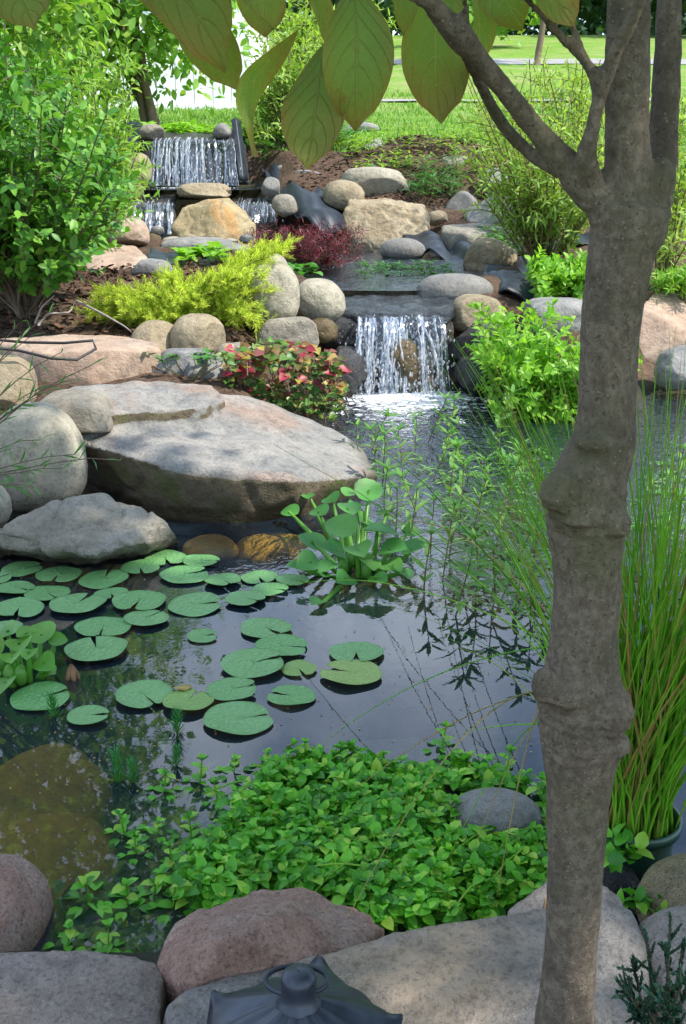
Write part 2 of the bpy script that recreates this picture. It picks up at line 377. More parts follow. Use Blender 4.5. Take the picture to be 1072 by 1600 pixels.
def ground(X, Y):
    X = np.asarray(X, float); Y = np.asarray(Y, float)
    w = ss((X + .8) / 1.6)
    z = np.interp(Y, KY, KL) * (1 - w) + np.interp(Y, KY, KR) * w
    q = np.stack([X.ravel(), Y.ravel(), 0 * X.ravel()], 1)
    n = fbm(q * 1.3, 3, 5).reshape(X.shape) * .06 + fbm(q * 9, 3, 8).reshape(X.shape) * .02
    z = z + n * ss((Y - 1.5) / 1.5)
    z = z + .35 * np.exp(-((X - .9) / .9) ** 2 - ((Y - 12.2) / .7) ** 2) * 0.5
    for P, lv, dep, rad in ((P3, .97, .12, .35), (P2, .5, .16, .45), (P1, 0.0, .42, .45)):
        d = sdist(X, Y, P)
        out = (lv + .04) + (z - lv - .04) * ss(d / rad)
        if lv == 0: bot = lv + .04 - (dep + .04) * ss(-d / .45)
        else: bot = lv + .04 - (dep + .04) * ss(-d / .2)
        z = np.where(d < 0, bot, np.where(d < rad, out, z))
    z = np.where((X > -.1) & (X < .72) & (Y > 6.2) & (Y < 7.0), np.minimum(z, .36), z)
    return z
def gz(x, y): return float(ground(np.array([x]), np.array([y]))[0])

def spaced(a0, a1, step, lo, hi, g=1.18):
    c = list(np.arange(a0, a1 + 1e-6, step)); s = step
    x = c[-1]
    while x < hi: s = min(s * g, 12); x += s; c.append(x)
    s = step; x = c[0]; pre = []
    while x > lo: s = min(s * g, 12); x -= s; pre.append(x)
    return np.array(pre[::-1] + c)
def build_ground():
    xs = spaced(-4, 4, .055, -140, 140); ys = spaced(.7, 14, .055, -30, 300)
    X, Y = np.meshgrid(xs, ys); Z = ground(X, Y); nx, ny = len(xs), len(ys)
    V = np.stack([X.ravel(), Y.ravel(), Z.ravel()], 1)
    i = np.arange(ny - 1)[:, None] * nx; j = np.arange(nx - 1)[None]
    Fq = np.stack([i + j, i + j + 1, i + nx + j + 1, i + nx + j], -1).reshape(-1, 4)
    o = mk('ground', V, Fq, [M['soil'], M['lawn'], M['bed']], None, (0, 0, 0)); tag(o, kind='structure')
    cx = V[Fq].mean(1); n = fbm(np.c_[cx[:, :2] * 1.2, cx[:, 0] * 0], 3, 3)
    inw = np.minimum(np.minimum(sdist(cx[:, 0], cx[:, 1], P1), sdist(cx[:, 0], cx[:, 1], P2)), sdist(cx[:, 0], cx[:, 1], P3))
    lawn = (cx[:, 1] > 12.4 + n * 1.2)
    lawn |= (cx[:, 0] > 3 + n) & (cx[:, 1] > 7.5)
    lawn |= (cx[:, 1] < -1)
    mi = np.where(inw < 0.02, 2, np.where(lawn, 1, 0))
    o.data.polygons.foreach_set('material_index', mi.astype(np.int32)); o.data.update()
build_ground()

def waterobj(P, lv, name, mat):
    v = np.c_[P, np.full(len(P), lv)]
    o = mk(name, v, [list(range(len(P)))], mat, None, (0, 0, 0), False)
    if o.data.polygons[0].normal.z < 0: o.data.flip_normals()
    return tag(o, kind='structure')
FB = (.33, 6.12, 0)
M['w1'] = watermat('lower pond water', 1.0, FB, 1.15)
M['w2'] = watermat('upper pool water', 1.6, None, 1, (.5, .48, .33))
M['w3'] = watermat('top basin water', .8, (-1.5, 11.95, .97), .35, (.5, .5, .4))
waterobj(P1, 0.0, 'pond_water', M['w1']); waterobj(P2, .5, 'pool_water', M['w2']); waterobj(P3, .97, 'basin_water', M['w3'])

# road across the lawn
def road(x0, x1, Yc, w, name='road'):
    xs = np.linspace(x0, x1, 80); V = []; Fq = []
    for i, x in enumerate(xs):
        yc = Yc + .0 * x
        for yy in (yc - w / 2, yc + w / 2): V.append((x, yy, gz(x, yy) + .03))
    Fq = [[2 * i, 2 * i + 2, 2 * i + 3, 2 * i + 1] for i in range(len(xs) - 1)]
    tag(mk(name, V, Fq, M['road'], None, (0, 0, 0)), kind='structure')
road(-60, 60, 46, 3.4); 
road(-60, 60, 26.5, .7, 'path')

# ------------------------------------------------------------------ rocks
def remeshed(v, f, vox, smooth=6):
    me = bpy.data.meshes.new('tmp'); me.from_pydata(np.asarray(v).tolist(), [], f if isinstance(f, list) else f.tolist()); me.update()
    o = bpy.data.objects.new('tmp', me); C.objects.link(o)
    r = o.modifiers.new('r', 'REMESH'); r.mode = 'VOXEL'; r.voxel_size = vox
    if smooth: s_ = o.modifiers.new('s', 'SMOOTH'); s_.iterations = smooth; s_.factor = .5
    dg = bpy.context.evaluated_depsgraph_get(); dg.update()
    m2 = bpy.data.meshes.new_from_object(o.evaluated_get(dg))
    V = np.empty(len(m2.vertices) * 3); m2.vertices.foreach_get('co', V); V = V.reshape(-1, 3)
    Fc = [list(p.vertices) for p in m2.polygons]
    Nn = np.empty(len(m2.vertices) * 3); m2.vertices.foreach_get('normal', Nn); Nn = Nn.reshape(-1, 3)
    bpy.data.objects.remove(o); bpy.data.meshes.remove(me); bpy.data.meshes.remove(m2)
    return V, Fc, Nn
GR = 'rocks edging the ponds and falls'
def hull_rock(label, pts, mat, base=None, vox=None, seed=1, smooth=5, amp=.03, strata=.0, extra=(), name='rock', cat='rock', group=GR, world=False, more=()):
    P = [np.array(p, float) for p in pts] if world else [atY(*p) for p in pts]
    if base is not None: P += [np.array([p[0], p[1], base]) for p in P]
    P += [np.array(e, float) for e in extra]
    bm = bmesh.new()
    for p in P: bm.verts.new(p)
    r = bmesh.ops.convex_hull(bm, input=bm.verts)
    bmesh.ops.delete(bm, geom=[g for g in set(r['geom_interior']) | set(r['geom_unused']) if isinstance(g, bmesh.types.BMVert)], context='VERTS')
    bm.normal_update(); bm.verts.index_update()
    v = [tuple(x.co) for x in bm.verts]; f = [[q.index for q in x.verts] for x in bm.faces]; bm.free()
    for pl, dz in more:
        b2 = bmesh.new(); T_ = [atY(*q) for q in pl]
        for q in T_: b2.verts.new(q); b2.verts.new((q[0], q[1], q[2] - dz))
        r2 = bmesh.ops.convex_hull(b2, input=b2.verts); bmesh.ops.delete(b2, geom=[g for g in set(r2['geom_interior']) | set(r2['geom_unused']) if isinstance(g, bmesh.types.BMVert)], context='VERTS')
        b2.verts.index_update(); k0 = len(v); v += [tuple(x.co) for x in b2.verts]; f += [[q.index + k0 for q in x.verts] for x in b2.faces]; b2.free()
    P = np.array(P); size = (P.max(0) - P.min(0)); L = float(np.sort(size)[1])
    V, Fc, Nn = remeshed(v, f, vox or L / 34, smooth)
    q = V / L
    d = fbm(q * 2.2, 4, seed) * amp * L + fbm(q * 9, 3, seed + 9) * amp * .35 * L
    rdg = 1 - np.abs(fbm(q * 3.1 + 5, 3, seed + 4)); d -= np.clip(rdg - .9, 0, 1) * amp * 3.0 * L
    if strata:
        zz = V[:, 2] / strata + fbm(q * 1.5, 2, seed + 2) * 1.2
        d += (np.abs((zz % 1) - .5) < .12) * -.006
    V = V + Nn * d[:, None]
    return tag(mk(name, V, Fc, mat), label, cat, group)
def boulder(label, bbox, Y, mat, depth=None, n=2.3, seed=1, amp=.09, sink=.12, p=.8, name='rock', cat='rock', group=GR, tilt=0, res=1, cut=0):
    x0, y0, x1, y1 = bbox
    a = atY((x0 + x1) / 2, (y0 + y1) / 2, Y); s = mpp((y0 + y1) / 2, Y)
    rx = (x1 - x0) / 2 * s; rz = (y1 - y0) / 2 * s / 1.0
    rz *= 1 + sink * .5; a[2] -= rz * sink * .5
    ry = depth if depth else min(rx, max(rz * 1.3, rx * .7))
    k = 5 if max(x1 - x0, y1 - y0) > 70 else 4
    bm = bmesh.new(); bmesh.ops.create_icosphere(bm, subdivisions=k + (res - 1), radius=1)
    V = np.array([v.co[:] for v in bm.verts]); Fc = [[q.index for q in f.verts] for f in bm.faces]; bm.free()
    r = (np.abs(V) ** n).sum(1) ** (-1 / n); Q = V * r[:, None]
    rg = np.random.RandomState(seed)
    cut = 2 if cut == 0 else max(cut, 0)
    if cut:                                       # flat faces broken off
        for _ in range(cut):
            nn = rg.normal(size=3); nn /= np.linalg.norm(nn); h = rg.uniform(.62, .85)
            dd = Q @ nn - h; Q = Q - np.outer(np.where(dd > 0, dd * .9, 0), nn)
    off = rg.uniform(0, 40, 3)
    d = 1 + fbm(Q * 1.1 + off, 3, seed) * amp * 1.6 + fbm(Q * 4.5 + off, 4, seed + 7) * amp * .45
    Q = Q * d[:, None] * np.array([rx, ry, rz])
    # egg-shape: heavier below
    Q[:, 0] *= 1 - .10 * Q[:, 2] / rz
    if tilt:
        c, s_ = math.cos(tilt), math.sin(tilt); x = Q[:, 0] * c - Q[:, 2] * s_; z = Q[:, 0] * s_ + Q[:, 2] * c; Q[:, 0] = x; Q[:, 2] = z
    return tag(mk(name, Q + a, Fc, mat), label, cat, group)

# the big tilted slab by the water
def PZ(px, py, z): return (px, py, atz(px, py, z)[1])
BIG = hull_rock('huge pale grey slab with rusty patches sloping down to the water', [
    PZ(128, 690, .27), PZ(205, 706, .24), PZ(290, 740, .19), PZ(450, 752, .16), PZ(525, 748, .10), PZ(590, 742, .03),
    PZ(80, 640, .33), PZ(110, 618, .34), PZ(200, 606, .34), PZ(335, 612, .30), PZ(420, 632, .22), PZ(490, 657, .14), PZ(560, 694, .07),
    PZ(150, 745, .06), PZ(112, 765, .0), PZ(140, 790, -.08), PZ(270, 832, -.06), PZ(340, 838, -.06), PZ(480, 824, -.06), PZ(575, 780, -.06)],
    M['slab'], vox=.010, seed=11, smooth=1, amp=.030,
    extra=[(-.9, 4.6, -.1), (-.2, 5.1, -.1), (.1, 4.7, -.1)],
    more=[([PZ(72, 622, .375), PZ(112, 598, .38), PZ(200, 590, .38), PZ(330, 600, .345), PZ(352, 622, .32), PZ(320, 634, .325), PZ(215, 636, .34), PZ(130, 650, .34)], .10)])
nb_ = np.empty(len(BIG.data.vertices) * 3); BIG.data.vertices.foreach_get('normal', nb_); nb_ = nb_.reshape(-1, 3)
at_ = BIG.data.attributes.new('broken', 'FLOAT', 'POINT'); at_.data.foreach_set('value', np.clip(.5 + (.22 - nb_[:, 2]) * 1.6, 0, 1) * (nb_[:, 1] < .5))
hull_rock('low buff stone with knobbly front lying at the lily pads', [
    PZ(-20, 828, .13), PZ(75, 782, .20), PZ(165, 770, .20), PZ(240, 796, .15), PZ(284, 842, .04),
    PZ(0, 862, .06), PZ(150, 868, .09), PZ(215, 852, .08), PZ(150, 895, -.03), PZ(60, 880, -.02), PZ(-20, 872, -.0), PZ(280, 866, -.04), PZ(215, 882, -.05)],
    M['buff'], vox=.008, seed=5, smooth=2, amp=.075, extra=[(-1.1, 3.7, -.1), (-.65, 3.75, -.1)])
boulder('smooth white round boulder at the left edge beside the big slab', (-22, 632, 131, 790), 3.88, M['pale'], n=2.4, seed=3, amp=.05, cut=-1)
boulder('small layered buff stone resting on the left end of the big slab', (62, 612, 174, 682), 4.15, M['buff'], depth=.14, n=3.6, seed=9, amp=.05, sink=.05)
boulder('sliver of pale stone cut off by left edge under white boulder', (-45, 752, 16, 822), 3.55, M['pale'], seed=8)
hull_rock('long peach coloured block under the mulch bed', [
    (72, 552, 5.0), (140, 590, 4.95), (60, 575, 5.0), (250, 545, 5.1), (256, 575, 5.1), (145, 545, 4.98), (-30, 530, 5.35), (240, 528, 5.45), (100, 522, 5.5), (60, 606, 5.0), (150, 625, 4.98), (255, 600, 5.1)],
    M['peach'], vox=.012, seed=21, smooth=4, amp=.02, base=.15)
boulder('grey tan stone cut off by left edge under the peach block', (-60, 556, 55, 650), 4.75, M['tan'], n=3, seed=22, amp=.05)
boulder('grey tan pointed stone between the peach block and yellow juniper', (202, 500, 286, 575), 5.45, M['tan'], n=2.2, seed=23, amp=.06, cut=2)
boulder('yellowish domed stone below the yellow juniper', (266, 490, 352, 560), 5.45, M['tan'], n=2.6, seed=24, amp=.05)
boulder('blue grey angular slab with white streaks above the big slab', (240, 545, 350, 605), 5.15, M['grey'], n=2.4, seed=25, amp=.1, cut=5)
boulder('pale stone half hidden behind red leaved plant', (335, 535, 400, 592), 5.4, M['buff'], n=3, seed=26, amp=.05)
boulder('tall cream boulder at right tip of the yellow juniper', (386, 408, 469, 506), 6.15, M['pale'], n=2.4, seed=27, amp=.06, cut=-1)
boulder('cream oval boulder leaning over the lower fall', (456, 436, 540, 502), 6.4, M['pale'], n=2.3, seed=28, amp=.06, cut=-1, tilt=-.15)
boulder('chunky pitted block wedged under the two cream boulders', (400, 494, 496, 545), 6.0, M['buff'], n=3.4, seed=29, amp=.06, cut=3)
boulder('small wet brown stone under the cream oval boulder', (478, 496, 528, 534), 6.15, M['wet_brown'], n=2.4, seed=30)
boulder('small pale stone peeping behind the tall cream boulder', (398, 398, 452, 440), 6.75, M['pale'], n=2.4, seed=31)
hull_rock('wide flat pinkish terrace slab behind the mulch bed', [
    (60, 420, 7.9), (140, 430, 7.7), (228, 425, 7.8), (232, 400, 7.9), (215, 384, 8.8), (150, 376, 9.0), (80, 382, 8.6), (50, 405, 8.2), (150, 412, 7.8)],
    M['peach'], vox=.02, seed=32, smooth=4, amp=.035, base=.35)
boulder('blue white streaked block at right end of terrace slab', (205, 404, 268, 438), 7.5, M['grey'], n=3, seed=33, amp=.07, cut=3)
boulder('rounded pinkish mound of rock behind the terrace slab', (148, 334, 232, 392), 9.2, M['peach'], n=2.2, seed=34, amp=.08, cut=2)
boulder('pale pink boulder half behind the dark green shrub', (144, 268, 198, 318), 10.6, M['pale'], n=2.4, seed=35, amp=.06)
boulder('upright tan stone at left foot of the top fall', (188, 240, 238, 292), 11.6, M['tan'], n=3, seed=36, amp=.06)
boulder('small brown stone below the upright tan stone', (198, 284, 224, 308), 11.0, M['tan'], n=2.4, seed=37)
boulder('long flat stone lying across the top basin edge', (276, 286, 362, 308), 11.0, M['tan'], n=3, seed=38, amp=.05)
boulder('small dark round stone at right end of the top basin', (408, 277, 440, 306), 11.0, M['grey_oval'], seed=39)
boulder('squarish olive grey stone below the small dark round stone', (424, 304, 464, 338), 10.5, M['buff'], n=3, seed=40, amp=.06, cut=2)
hull_rock('large peaked boulder with orange stained side in the stream', [
    (268, 355, 10.1), (285, 325, 10.2), (320, 312, 10.3), (358, 308, 10.4), (378, 325, 10.3), (400, 350, 10.2), (385, 368, 10.1), (330, 376, 9.95), (285, 374, 10.0), (345, 320, 10.1)],
    M['orange'], vox=.012, seed=41, smooth=3, amp=.04, base=.4, extra=[(-1.3, 10.7, .5), (-.85, 10.7, .5)])
boulder('blue grey flat ledge in the stream below orange stained boulder', (250, 372, 385, 396), 9.3, M['grey'], n=3.2, seed=42, amp=.06, depth=.3)
PEB = [(222, 362, 252, 382, 'brown'), (252, 370, 290, 386, 'white'), (284, 366, 308, 378, 'tan'), (312, 368, 346, 380, 'brown'), (348, 372, 372, 384, 'white'), (196, 366, 222, 382, 'tan'), (236, 352, 256, 366, 'grey'), (374, 366, 398, 380, 'grey')]
PL = ['brown cobble in shallow water left of orange stained boulder', 'bright white cobble in shallows below small cascade', 'tan cobble touching left foot of orange stained boulder',
      'brown cobble under middle of orange stained boulder', 'white cobble under right foot of orange stained boulder', 'tan cobble at far left of the shallow stones', 'small grey cobble right below the small cascade', 'grey cobble at right corner of orange stained boulder']
for i, (x0, y0, x1, y1, c) in enumerate(PEB):
    boulder(PL[i], (x0, y0, x1, y1), 10.0 - .12 * (i % 3), M[{'brown': 'wet_brown', 'white': 'pale', 'tan': 'tan', 'grey': 'grey_oval'}[c]], seed=60 + i, name='cobble', cat='stone', group='cobbles in the shallow stream')
boulder('long white topped boulder above the pitted tan block', (534, 260, 640, 315), 11.2, M['pale'], n=2.5, seed=43, amp=.07, tilt=-.18)
boulder('tan stone between black liner and pitted tan block', (504, 283, 568, 326), 10.9, M['tan'], n=2.6, seed=44, amp=.07)
boulder('flat grey stone laid on the black liner fold', (455, 268, 532, 292), 11.6, M['grey'], n=3, seed=45, amp=.06, tilt=-.15)
boulder('flat buff stone at the far end of the liner', (430, 256, 478, 276), 12.0, M['buff'], n=3, seed=46, amp=.06)
hull_rock('big pitted tan block above the upper pool', [
    (538, 330, 9.9), (545, 310, 10.1), (600, 306, 10.2), (665, 318, 10.1), (674, 340, 10.0), (668, 366, 9.85), (610, 378, 9.75), (552, 372, 9.8), (540, 355, 9.85), (600, 316, 9.9), (655, 326, 9.9), (550, 318, 9.95)],
    M['rough_tan'], vox=.013, seed=47, smooth=3, amp=.06, base=.4)
boulder('dark oval stone standing in the far side of the upper pool', (594, 372, 664, 406), 9.15, M['grey_oval'], n=2.3, seed=48, amp=.04, cut=-1)
hull_rock('flat topped pale stone right of the pitted tan block', [
    (692, 352, 9.6), (735, 347, 9.8), (788, 352, 9.8), (792, 372, 9.5), (760, 388, 9.3), (705, 380, 9.4), (690, 362, 9.5), (730, 366, 9.3)],
    M['buff'], vox=.014, seed=49, smooth=3, amp=.03, base=.5)
boulder('yellow tan angular stone beside the oval lip stone', (714, 372, 812, 440), 8.2, M['tan'], n=2.4, seed=50, amp=.08, cut=5, tilt=.2)
boulder('dark grey oval stone on right lip of the lower fall', (652, 428, 770, 476), 6.85, M['grey_oval'], n=2.4, seed=51, amp=.04, cut=-1)
boulder('tan stone beneath the grey oval lip stone', (700, 462, 788, 515), 6.6, M['tan'], n=3, seed=52, amp=.06, cut=3)
boulder('grey block behind the mint at right of the lower fall', (800, 466, 935, 530), 6.5, M['grey'], n=3, seed=53, amp=.07, cut=3)
boulder('dark wet stone under the mint beside the fall', (700, 500, 800, 560), 6.35, M['wet'], n=2.6, seed=54, amp=.1, cut=4)
boulder('dark wet boulder at right foot of the fall', (708, 548, 800, 612), 6.2, M['wet'], n=2.6, seed=55, amp=.1, cut=4)
boulder('dark wet boulder at left foot of the fall', (490, 540, 575, 625), 6.2, M['wet'], n=2.6, seed=56, amp=.1, cut=4)
boulder('dark ledge stone left of the fall under the lip', (505, 490, 585, 545), 6.45, M['wet'], n=3, seed=57, amp=.08, cut=3)
boulder('round wet brown rock the lower fall splashes on', (596, 528, 660, 628), 6.24, M['wet_brown'], n=2.6, seed=58, amp=.06)
hull_rock('thin wet slab the lower fall pours over', [
    (512, 482, 6.45), (700, 488, 6.4), (722, 462, 6.8), (705, 446, 7.15), (640, 442, 7.25), (560, 447, 7.1), (520, 452, 7.0), (500, 465, 6.8), (600, 492, 6.33), (560, 496, 6.33), (660, 494, 6.35), (512, 497, 6.42), (700, 503, 6.38), (600, 512, 6.33)],
    M['wet_lip'], vox=.010, seed=59, smooth=1, amp=.05, extra=[(-.02, 7.1, .43), (.62, 7.1, .43)])
hull_rock('dark wet rock face behind the lower fall', [(500, 500, 6.5), (710, 500, 6.45), (500, 560, 6.4), (710, 560, 6.4)], M['wet'], seed=70, vox=.02, amp=.08,
          extra=[(-.1, 6.35, -.1), (.65, 6.35, -.1), (-.1, 6.9, -.1), (.65, 6.9, -.1), (-.1, 6.9, .42), (.65, 6.9, .42)])
hull_rock('big smooth cream rock at the right edge behind the tree', [
    (1000, 480, 6.8), (1020, 455, 7.1), (1072, 452, 7.3), (1150, 470, 7.3), (1180, 560, 6.9), (1090, 530, 6.6), (1010, 582, 6.6), (985, 530, 6.7), (1000, 560, 6.6)],
    M['peach'], vox=.014, seed=71, smooth=5, amp=.03, base=-.1)
boulder('grey rough stone at the right edge at the waterline', (1028, 540, 1130, 612), 6.15, M['grey'], n=2.5, seed=72, amp=.08, cut=3)
# far rocks on the soil berm
FR = [('grey slab leaning on the soil berm', (600, 230, 662, 262), 12.3, 'grey', 3), ('wide buff slab on the soil berm under the leaves', (636, 244, 754, 284), 11.9, 'buff', 3.4),
      ('small pale slab on top of the berm', (696, 224, 760, 252), 12.8, 'grey', 3.4), ('narrow pale stone tilted on the left of the berm', (566, 216, 602, 250), 12.2, 'grey', 2.4),
      ('pale weathered slab right of the berm behind the willow', (740, 262, 850, 330), 11.0, 'grey', 3), ('dark leaning stone beside green weed clump', (696, 300, 745, 355), 10.6, 'grey_oval', 2.6),
      ('broad shaded slab behind the willow stems', (728, 300, 860, 362), 10.2, 'grey', 3), ('pale slab on the lawn edge', (536, 190, 592, 208), 15.5, 'grey', 3),
      ('pale stone far right behind the willow', (850, 300, 930, 352), 10.4, 'buff', 3), ('small pale stone lying on the berm crest', (660, 226, 700, 244), 12.6, 'buff', 2.6)]
FR += [('small dark stone in the berm soil under the hanging leaves', (566, 256, 592, 276), 11.7, 'grey', 3), ('flat pale stone beside the long white topped boulder', (600, 250, 640, 268), 11.8, 'buff', 3), ('rusty stone half buried in the berm', (690, 282, 722, 302), 11.2, 'tan', 3),
 ('small grey stone on right end of the berm crest', (752, 236, 784, 254), 12.4, 'grey', 3), ('tan stone wedged left of the broad shaded slab', (668, 330, 700, 352), 10.2, 'tan', 3), ('low buff stone behind the angular yellow tan stone', (790, 356, 850, 384), 9.2, 'buff', 3)]
for i, (l, bb, Y, m_, n_) in enumerate(FR):
    boulder(l, bb, Y, M[m_], n=n_, seed=80 + i, amp=.07, cut=4, tilt=(.6 if 'tilted' in l else (-.5 if 'leaning stone' in l else .0)))
# near rocks
boulder('reddish brown granite boulder cut off by left edge near the bottom', (-135, 1340, 80, 1560), 1.62, M['redbrown'], n=2.5, seed=90, amp=.05, cut=-1, res=1)
hull_rock('flat grey purple slab in the bottom left corner', [
    PZ(-60, 1490, .11), PZ(125, 1480, .115), PZ(215, 1492, .11), PZ(252, 1505, .10), PZ(258, 1530, .095), PZ(244, 1610, .10), PZ(240, 1720, .1), PZ(-100, 1720, .11), PZ(-100, 1500, .11), PZ(255, 1600, .06)],
    M['nearslab'], vox=.006, seed=91, smooth=4, amp=.018, base=-.05)
hull_rock('rounded reddish boulder with creased face between the bottom slabs', [
    (243, 1500, 1.40), (262, 1450, 1.48), (310, 1412, 1.52), (400, 1384, 1.56), (480, 1386, 1.57), (560, 1415, 1.57), (604, 1448, 1.52), (560, 1490, 1.44), (420, 1440, 1.40), (360, 1470, 1.35), (250, 1545, 1.38), (300, 1540, 1.33), (500, 1500, 1.38)],
    M['redbrown'], vox=.006, seed=92, smooth=6, amp=.065, base=0)
hull_rock('large flat grey slab across the bottom right under the lantern', [
    PZ(262, 1575, .105), PZ(290, 1545, .12), PZ(400, 1518, .125), PZ(520, 1490, .13), PZ(640, 1452, .135), PZ(760, 1436, .14), PZ(930, 1400, .14), PZ(985, 1420, .13), PZ(1010, 1470, .12), PZ(1016, 1530, .11), PZ(1004, 1610, .11),
    PZ(990, 1640, .11), PZ(600, 1640, .12), PZ(266, 1640, .11), PZ(256, 1600, .07), PZ(1010, 1560, .05)],
    M['nearblue'], vox=.007, seed=93, smooth=3, amp=.024, base=-.02, strata=0)
hull_rock('grey slab standing up behind the tree at the mat of green leaves', [
    PZ(790, 1420, .12), PZ(850, 1375, .145), PZ(935, 1376, .15), PZ(968, 1400, .14), PZ(990, 1440, .12), PZ(800, 1450, .12)], M['grey_pink'], vox=.006, seed=94, smooth=4, amp=.03, base=-.05)
boulder('smooth grey stone lying in the green leaf mat', (698, 1238, 850, 1318), 1.92, M['grey_oval'], n=2.3, seed=95, amp=.03, cut=-1)
boulder('small dark stone behind the grey stone in the leaf mat', (806, 1204, 872, 1252), 2.12, M['wet_brown'], n=2.4, seed=96)
boulder('glossy dark stone between the tree and the green pot', (930, 1350, 1000, 1420), 1.72, M['wet'], n=2.3, seed=97, amp=.05)
boulder('yellow speckled boulder at the right edge below the green pot', (1002, 1350, 1190, 1480), 1.60, M['yellow_speck'], n=2.4, seed=98, amp=.04, cut=-1)
boulder('pale grey stone in the bottom right corner behind blue juniper', (985, 1425, 1200, 1640), 1.42, M['grey_pink'], n=2.6, seed=99, amp=.05, cut=2)
# submerged rocks
SB = [('olive algae covered stone just under the slab at waterline', (282, 818, 372, 862), -.03, 'olive', .10), ('yellow olive submerged rock under right half of the slab', (365, 812, 490, 856), -.03, 'olive', .14),
      ('large yellow olive submerged rock at the lower left', (-60, 1130, 170, 1290), -.02, 'olive', .2), ('dark olive submerged boulder at the lower left edge', (-80, 1230, 170, 1372), -.02, 'olive', .2),
      ('pale submerged rock beyond the green leaf mat', (490, 1130, 750, 1200), -.08, 'murk', .16), ('pinkish brown submerged stone under the floating sprigs', (180, 1150, 275, 1200), -.12, 'wet_brown', .1),
      ('small round submerged stone near the bottom left sprigs', (120, 1420, 185, 1452), -.08, 'murk', .05), ('small brown submerged stone left of the leaf mat', (95, 1378, 130, 1410), -.06, 'wet_brown', .03)]
for i, (l, (x0, y0, x1, y1), z, m_, ry) in enumerate(SB):
    c = atz((x0 + x1) / 2, (y0 + y1) / 2, z); s = mpp((y0 + y1) / 2, c[1]); rx = (x1 - x0) / 2 * s
    bm = bmesh.new(); bmesh.ops.create_icosphere(bm, subdivisions=4, radius=1)
    V = np.array([v.co[:] for v in bm.verts]); Fc = [[q.index for q in f.verts] for f in bm.faces]; bm.free()
    V = V * (1 + fbm(V * 1.3 + i * 7, 3, i) * .15)[:, None] * np.array([rx, (y1 - y0) / 2 * s / .48, ry * .5]) + c - np.array([0, 0, ry * .5])
    tag(mk('submerged_rock', V, Fc, M[m_]), l, 'rock', 'rocks under the pond water')

# ------------------------------------------------------------------ liner folds
def cloth(label, pts, mat, thick=.012, seed=1, amp=.02, name='pond_liner', cat='liner', nu=28, nv=16):
    """a draped sheet: pts is a grid (rows) of (px,py,Y)"""
    G_ = np.array([[atY(*p) for p in row] for row in pts]); r, c = G_.shape[:2]
    U = np.linspace(0, c - 1, nu); Vv = np.linspace(0, r - 1, nv); Vt = np.zeros((nv, nu, 3))
    for k in range(3):
        A = np.array([np.interp(U, range(c), row) for row in G_[:, :, k]]); Vt[:, :, k] = np.array([np.interp(Vv, range(r), A[:, j]) for j in range(nu)]).T
    P = Vt.reshape(-1, 3); fold = np.sin(P[:, 0] * 14 + fbm(P * 2.5, 2, seed) * 5) * amp + fbm(P * 6, 2, seed + 2) * amp
    P[:, 2] += fold; P[:, 1] -= fold * .5
    i = np.arange(nv - 1)[:, None] * nu; j = np.arange(nu - 1)[None]
    Fq = np.stack([i + j, i + j + 1, i + nu + j + 1, i + nu + j], -1).reshape(-1, 4)
    o = mk(name, P, Fq, mat); s = o.modifiers.new('thickness', 'SOLIDIFY'); s.thickness = thick; s.offset = -1
    return tag(o, label, cat, 'black pond liner showing between stones')
cloth('wide draped fold of black liner right of the top basin', [[(405, 262, 12.2), (450, 268, 12.1), (500, 285, 11.9), (550, 312, 11.6)], [(420, 280, 11.6), (455, 292, 11.4), (500, 305, 11.1), (548, 325, 10.9)], [(440, 315, 10.9), (470, 325, 10.6), (505, 338, 10.4), (545, 350, 10.3)], [(470, 345, 10.3), (490, 350, 10.2), (515, 356, 10.1), (540, 360, 10.0)]], M['liner'], seed=3, amp=.06)
cloth('bunched strip of black liner around the dark oval stone', [[(630, 362, 9.8), (660, 368, 9.7), (690, 380, 9.5), (735, 385, 9.4)], [(640, 380, 9.4), (665, 386, 9.3), (690, 394, 9.2), (738, 396, 9.1)], [(655, 392, 9.2), (675, 400, 9.0), (700, 404, 8.9), (735, 404, 8.9)]], M['liner'], seed=5, amp=.045)
cloth('black liner hump behind the grey oval lip stone', [[(760, 420, 8.0), (790, 405, 8.2), (830, 402, 8.2), (870, 408, 8.0)], [(750, 445, 7.3), (785, 428, 7.4), (825, 425, 7.4), (870, 430, 7.3)], [(762, 475, 6.9), (790, 462, 6.8), (825, 465, 6.8), (870, 470, 6.8)]], M['liner'], seed=7, amp=.04)
cloth('black liner strip behind the terrace slab beside the juniper', [[(235, 392, 8.8), (270, 392, 8.7), (310, 396, 8.5), (340, 402, 8.3)], [(230, 402, 8.2), (268, 405, 8.1), (305, 412, 8.0), (335, 415, 7.9)], [(228, 412, 7.9), (265, 420, 7.8), (300, 424, 7.8), (330, 424, 7.8)]], M['liner'], seed=9, amp=.02)
cloth('black liner edge running behind the willow stems', [[(800, 392, 8.9), (840, 380, 9.0), (880, 368, 9.1), (930, 362, 9.2)], [(800, 402, 8.6), (840, 394, 8.7), (880, 385, 8.8), (930, 376, 8.9)]], M['liner'], seed=12, amp=.02)
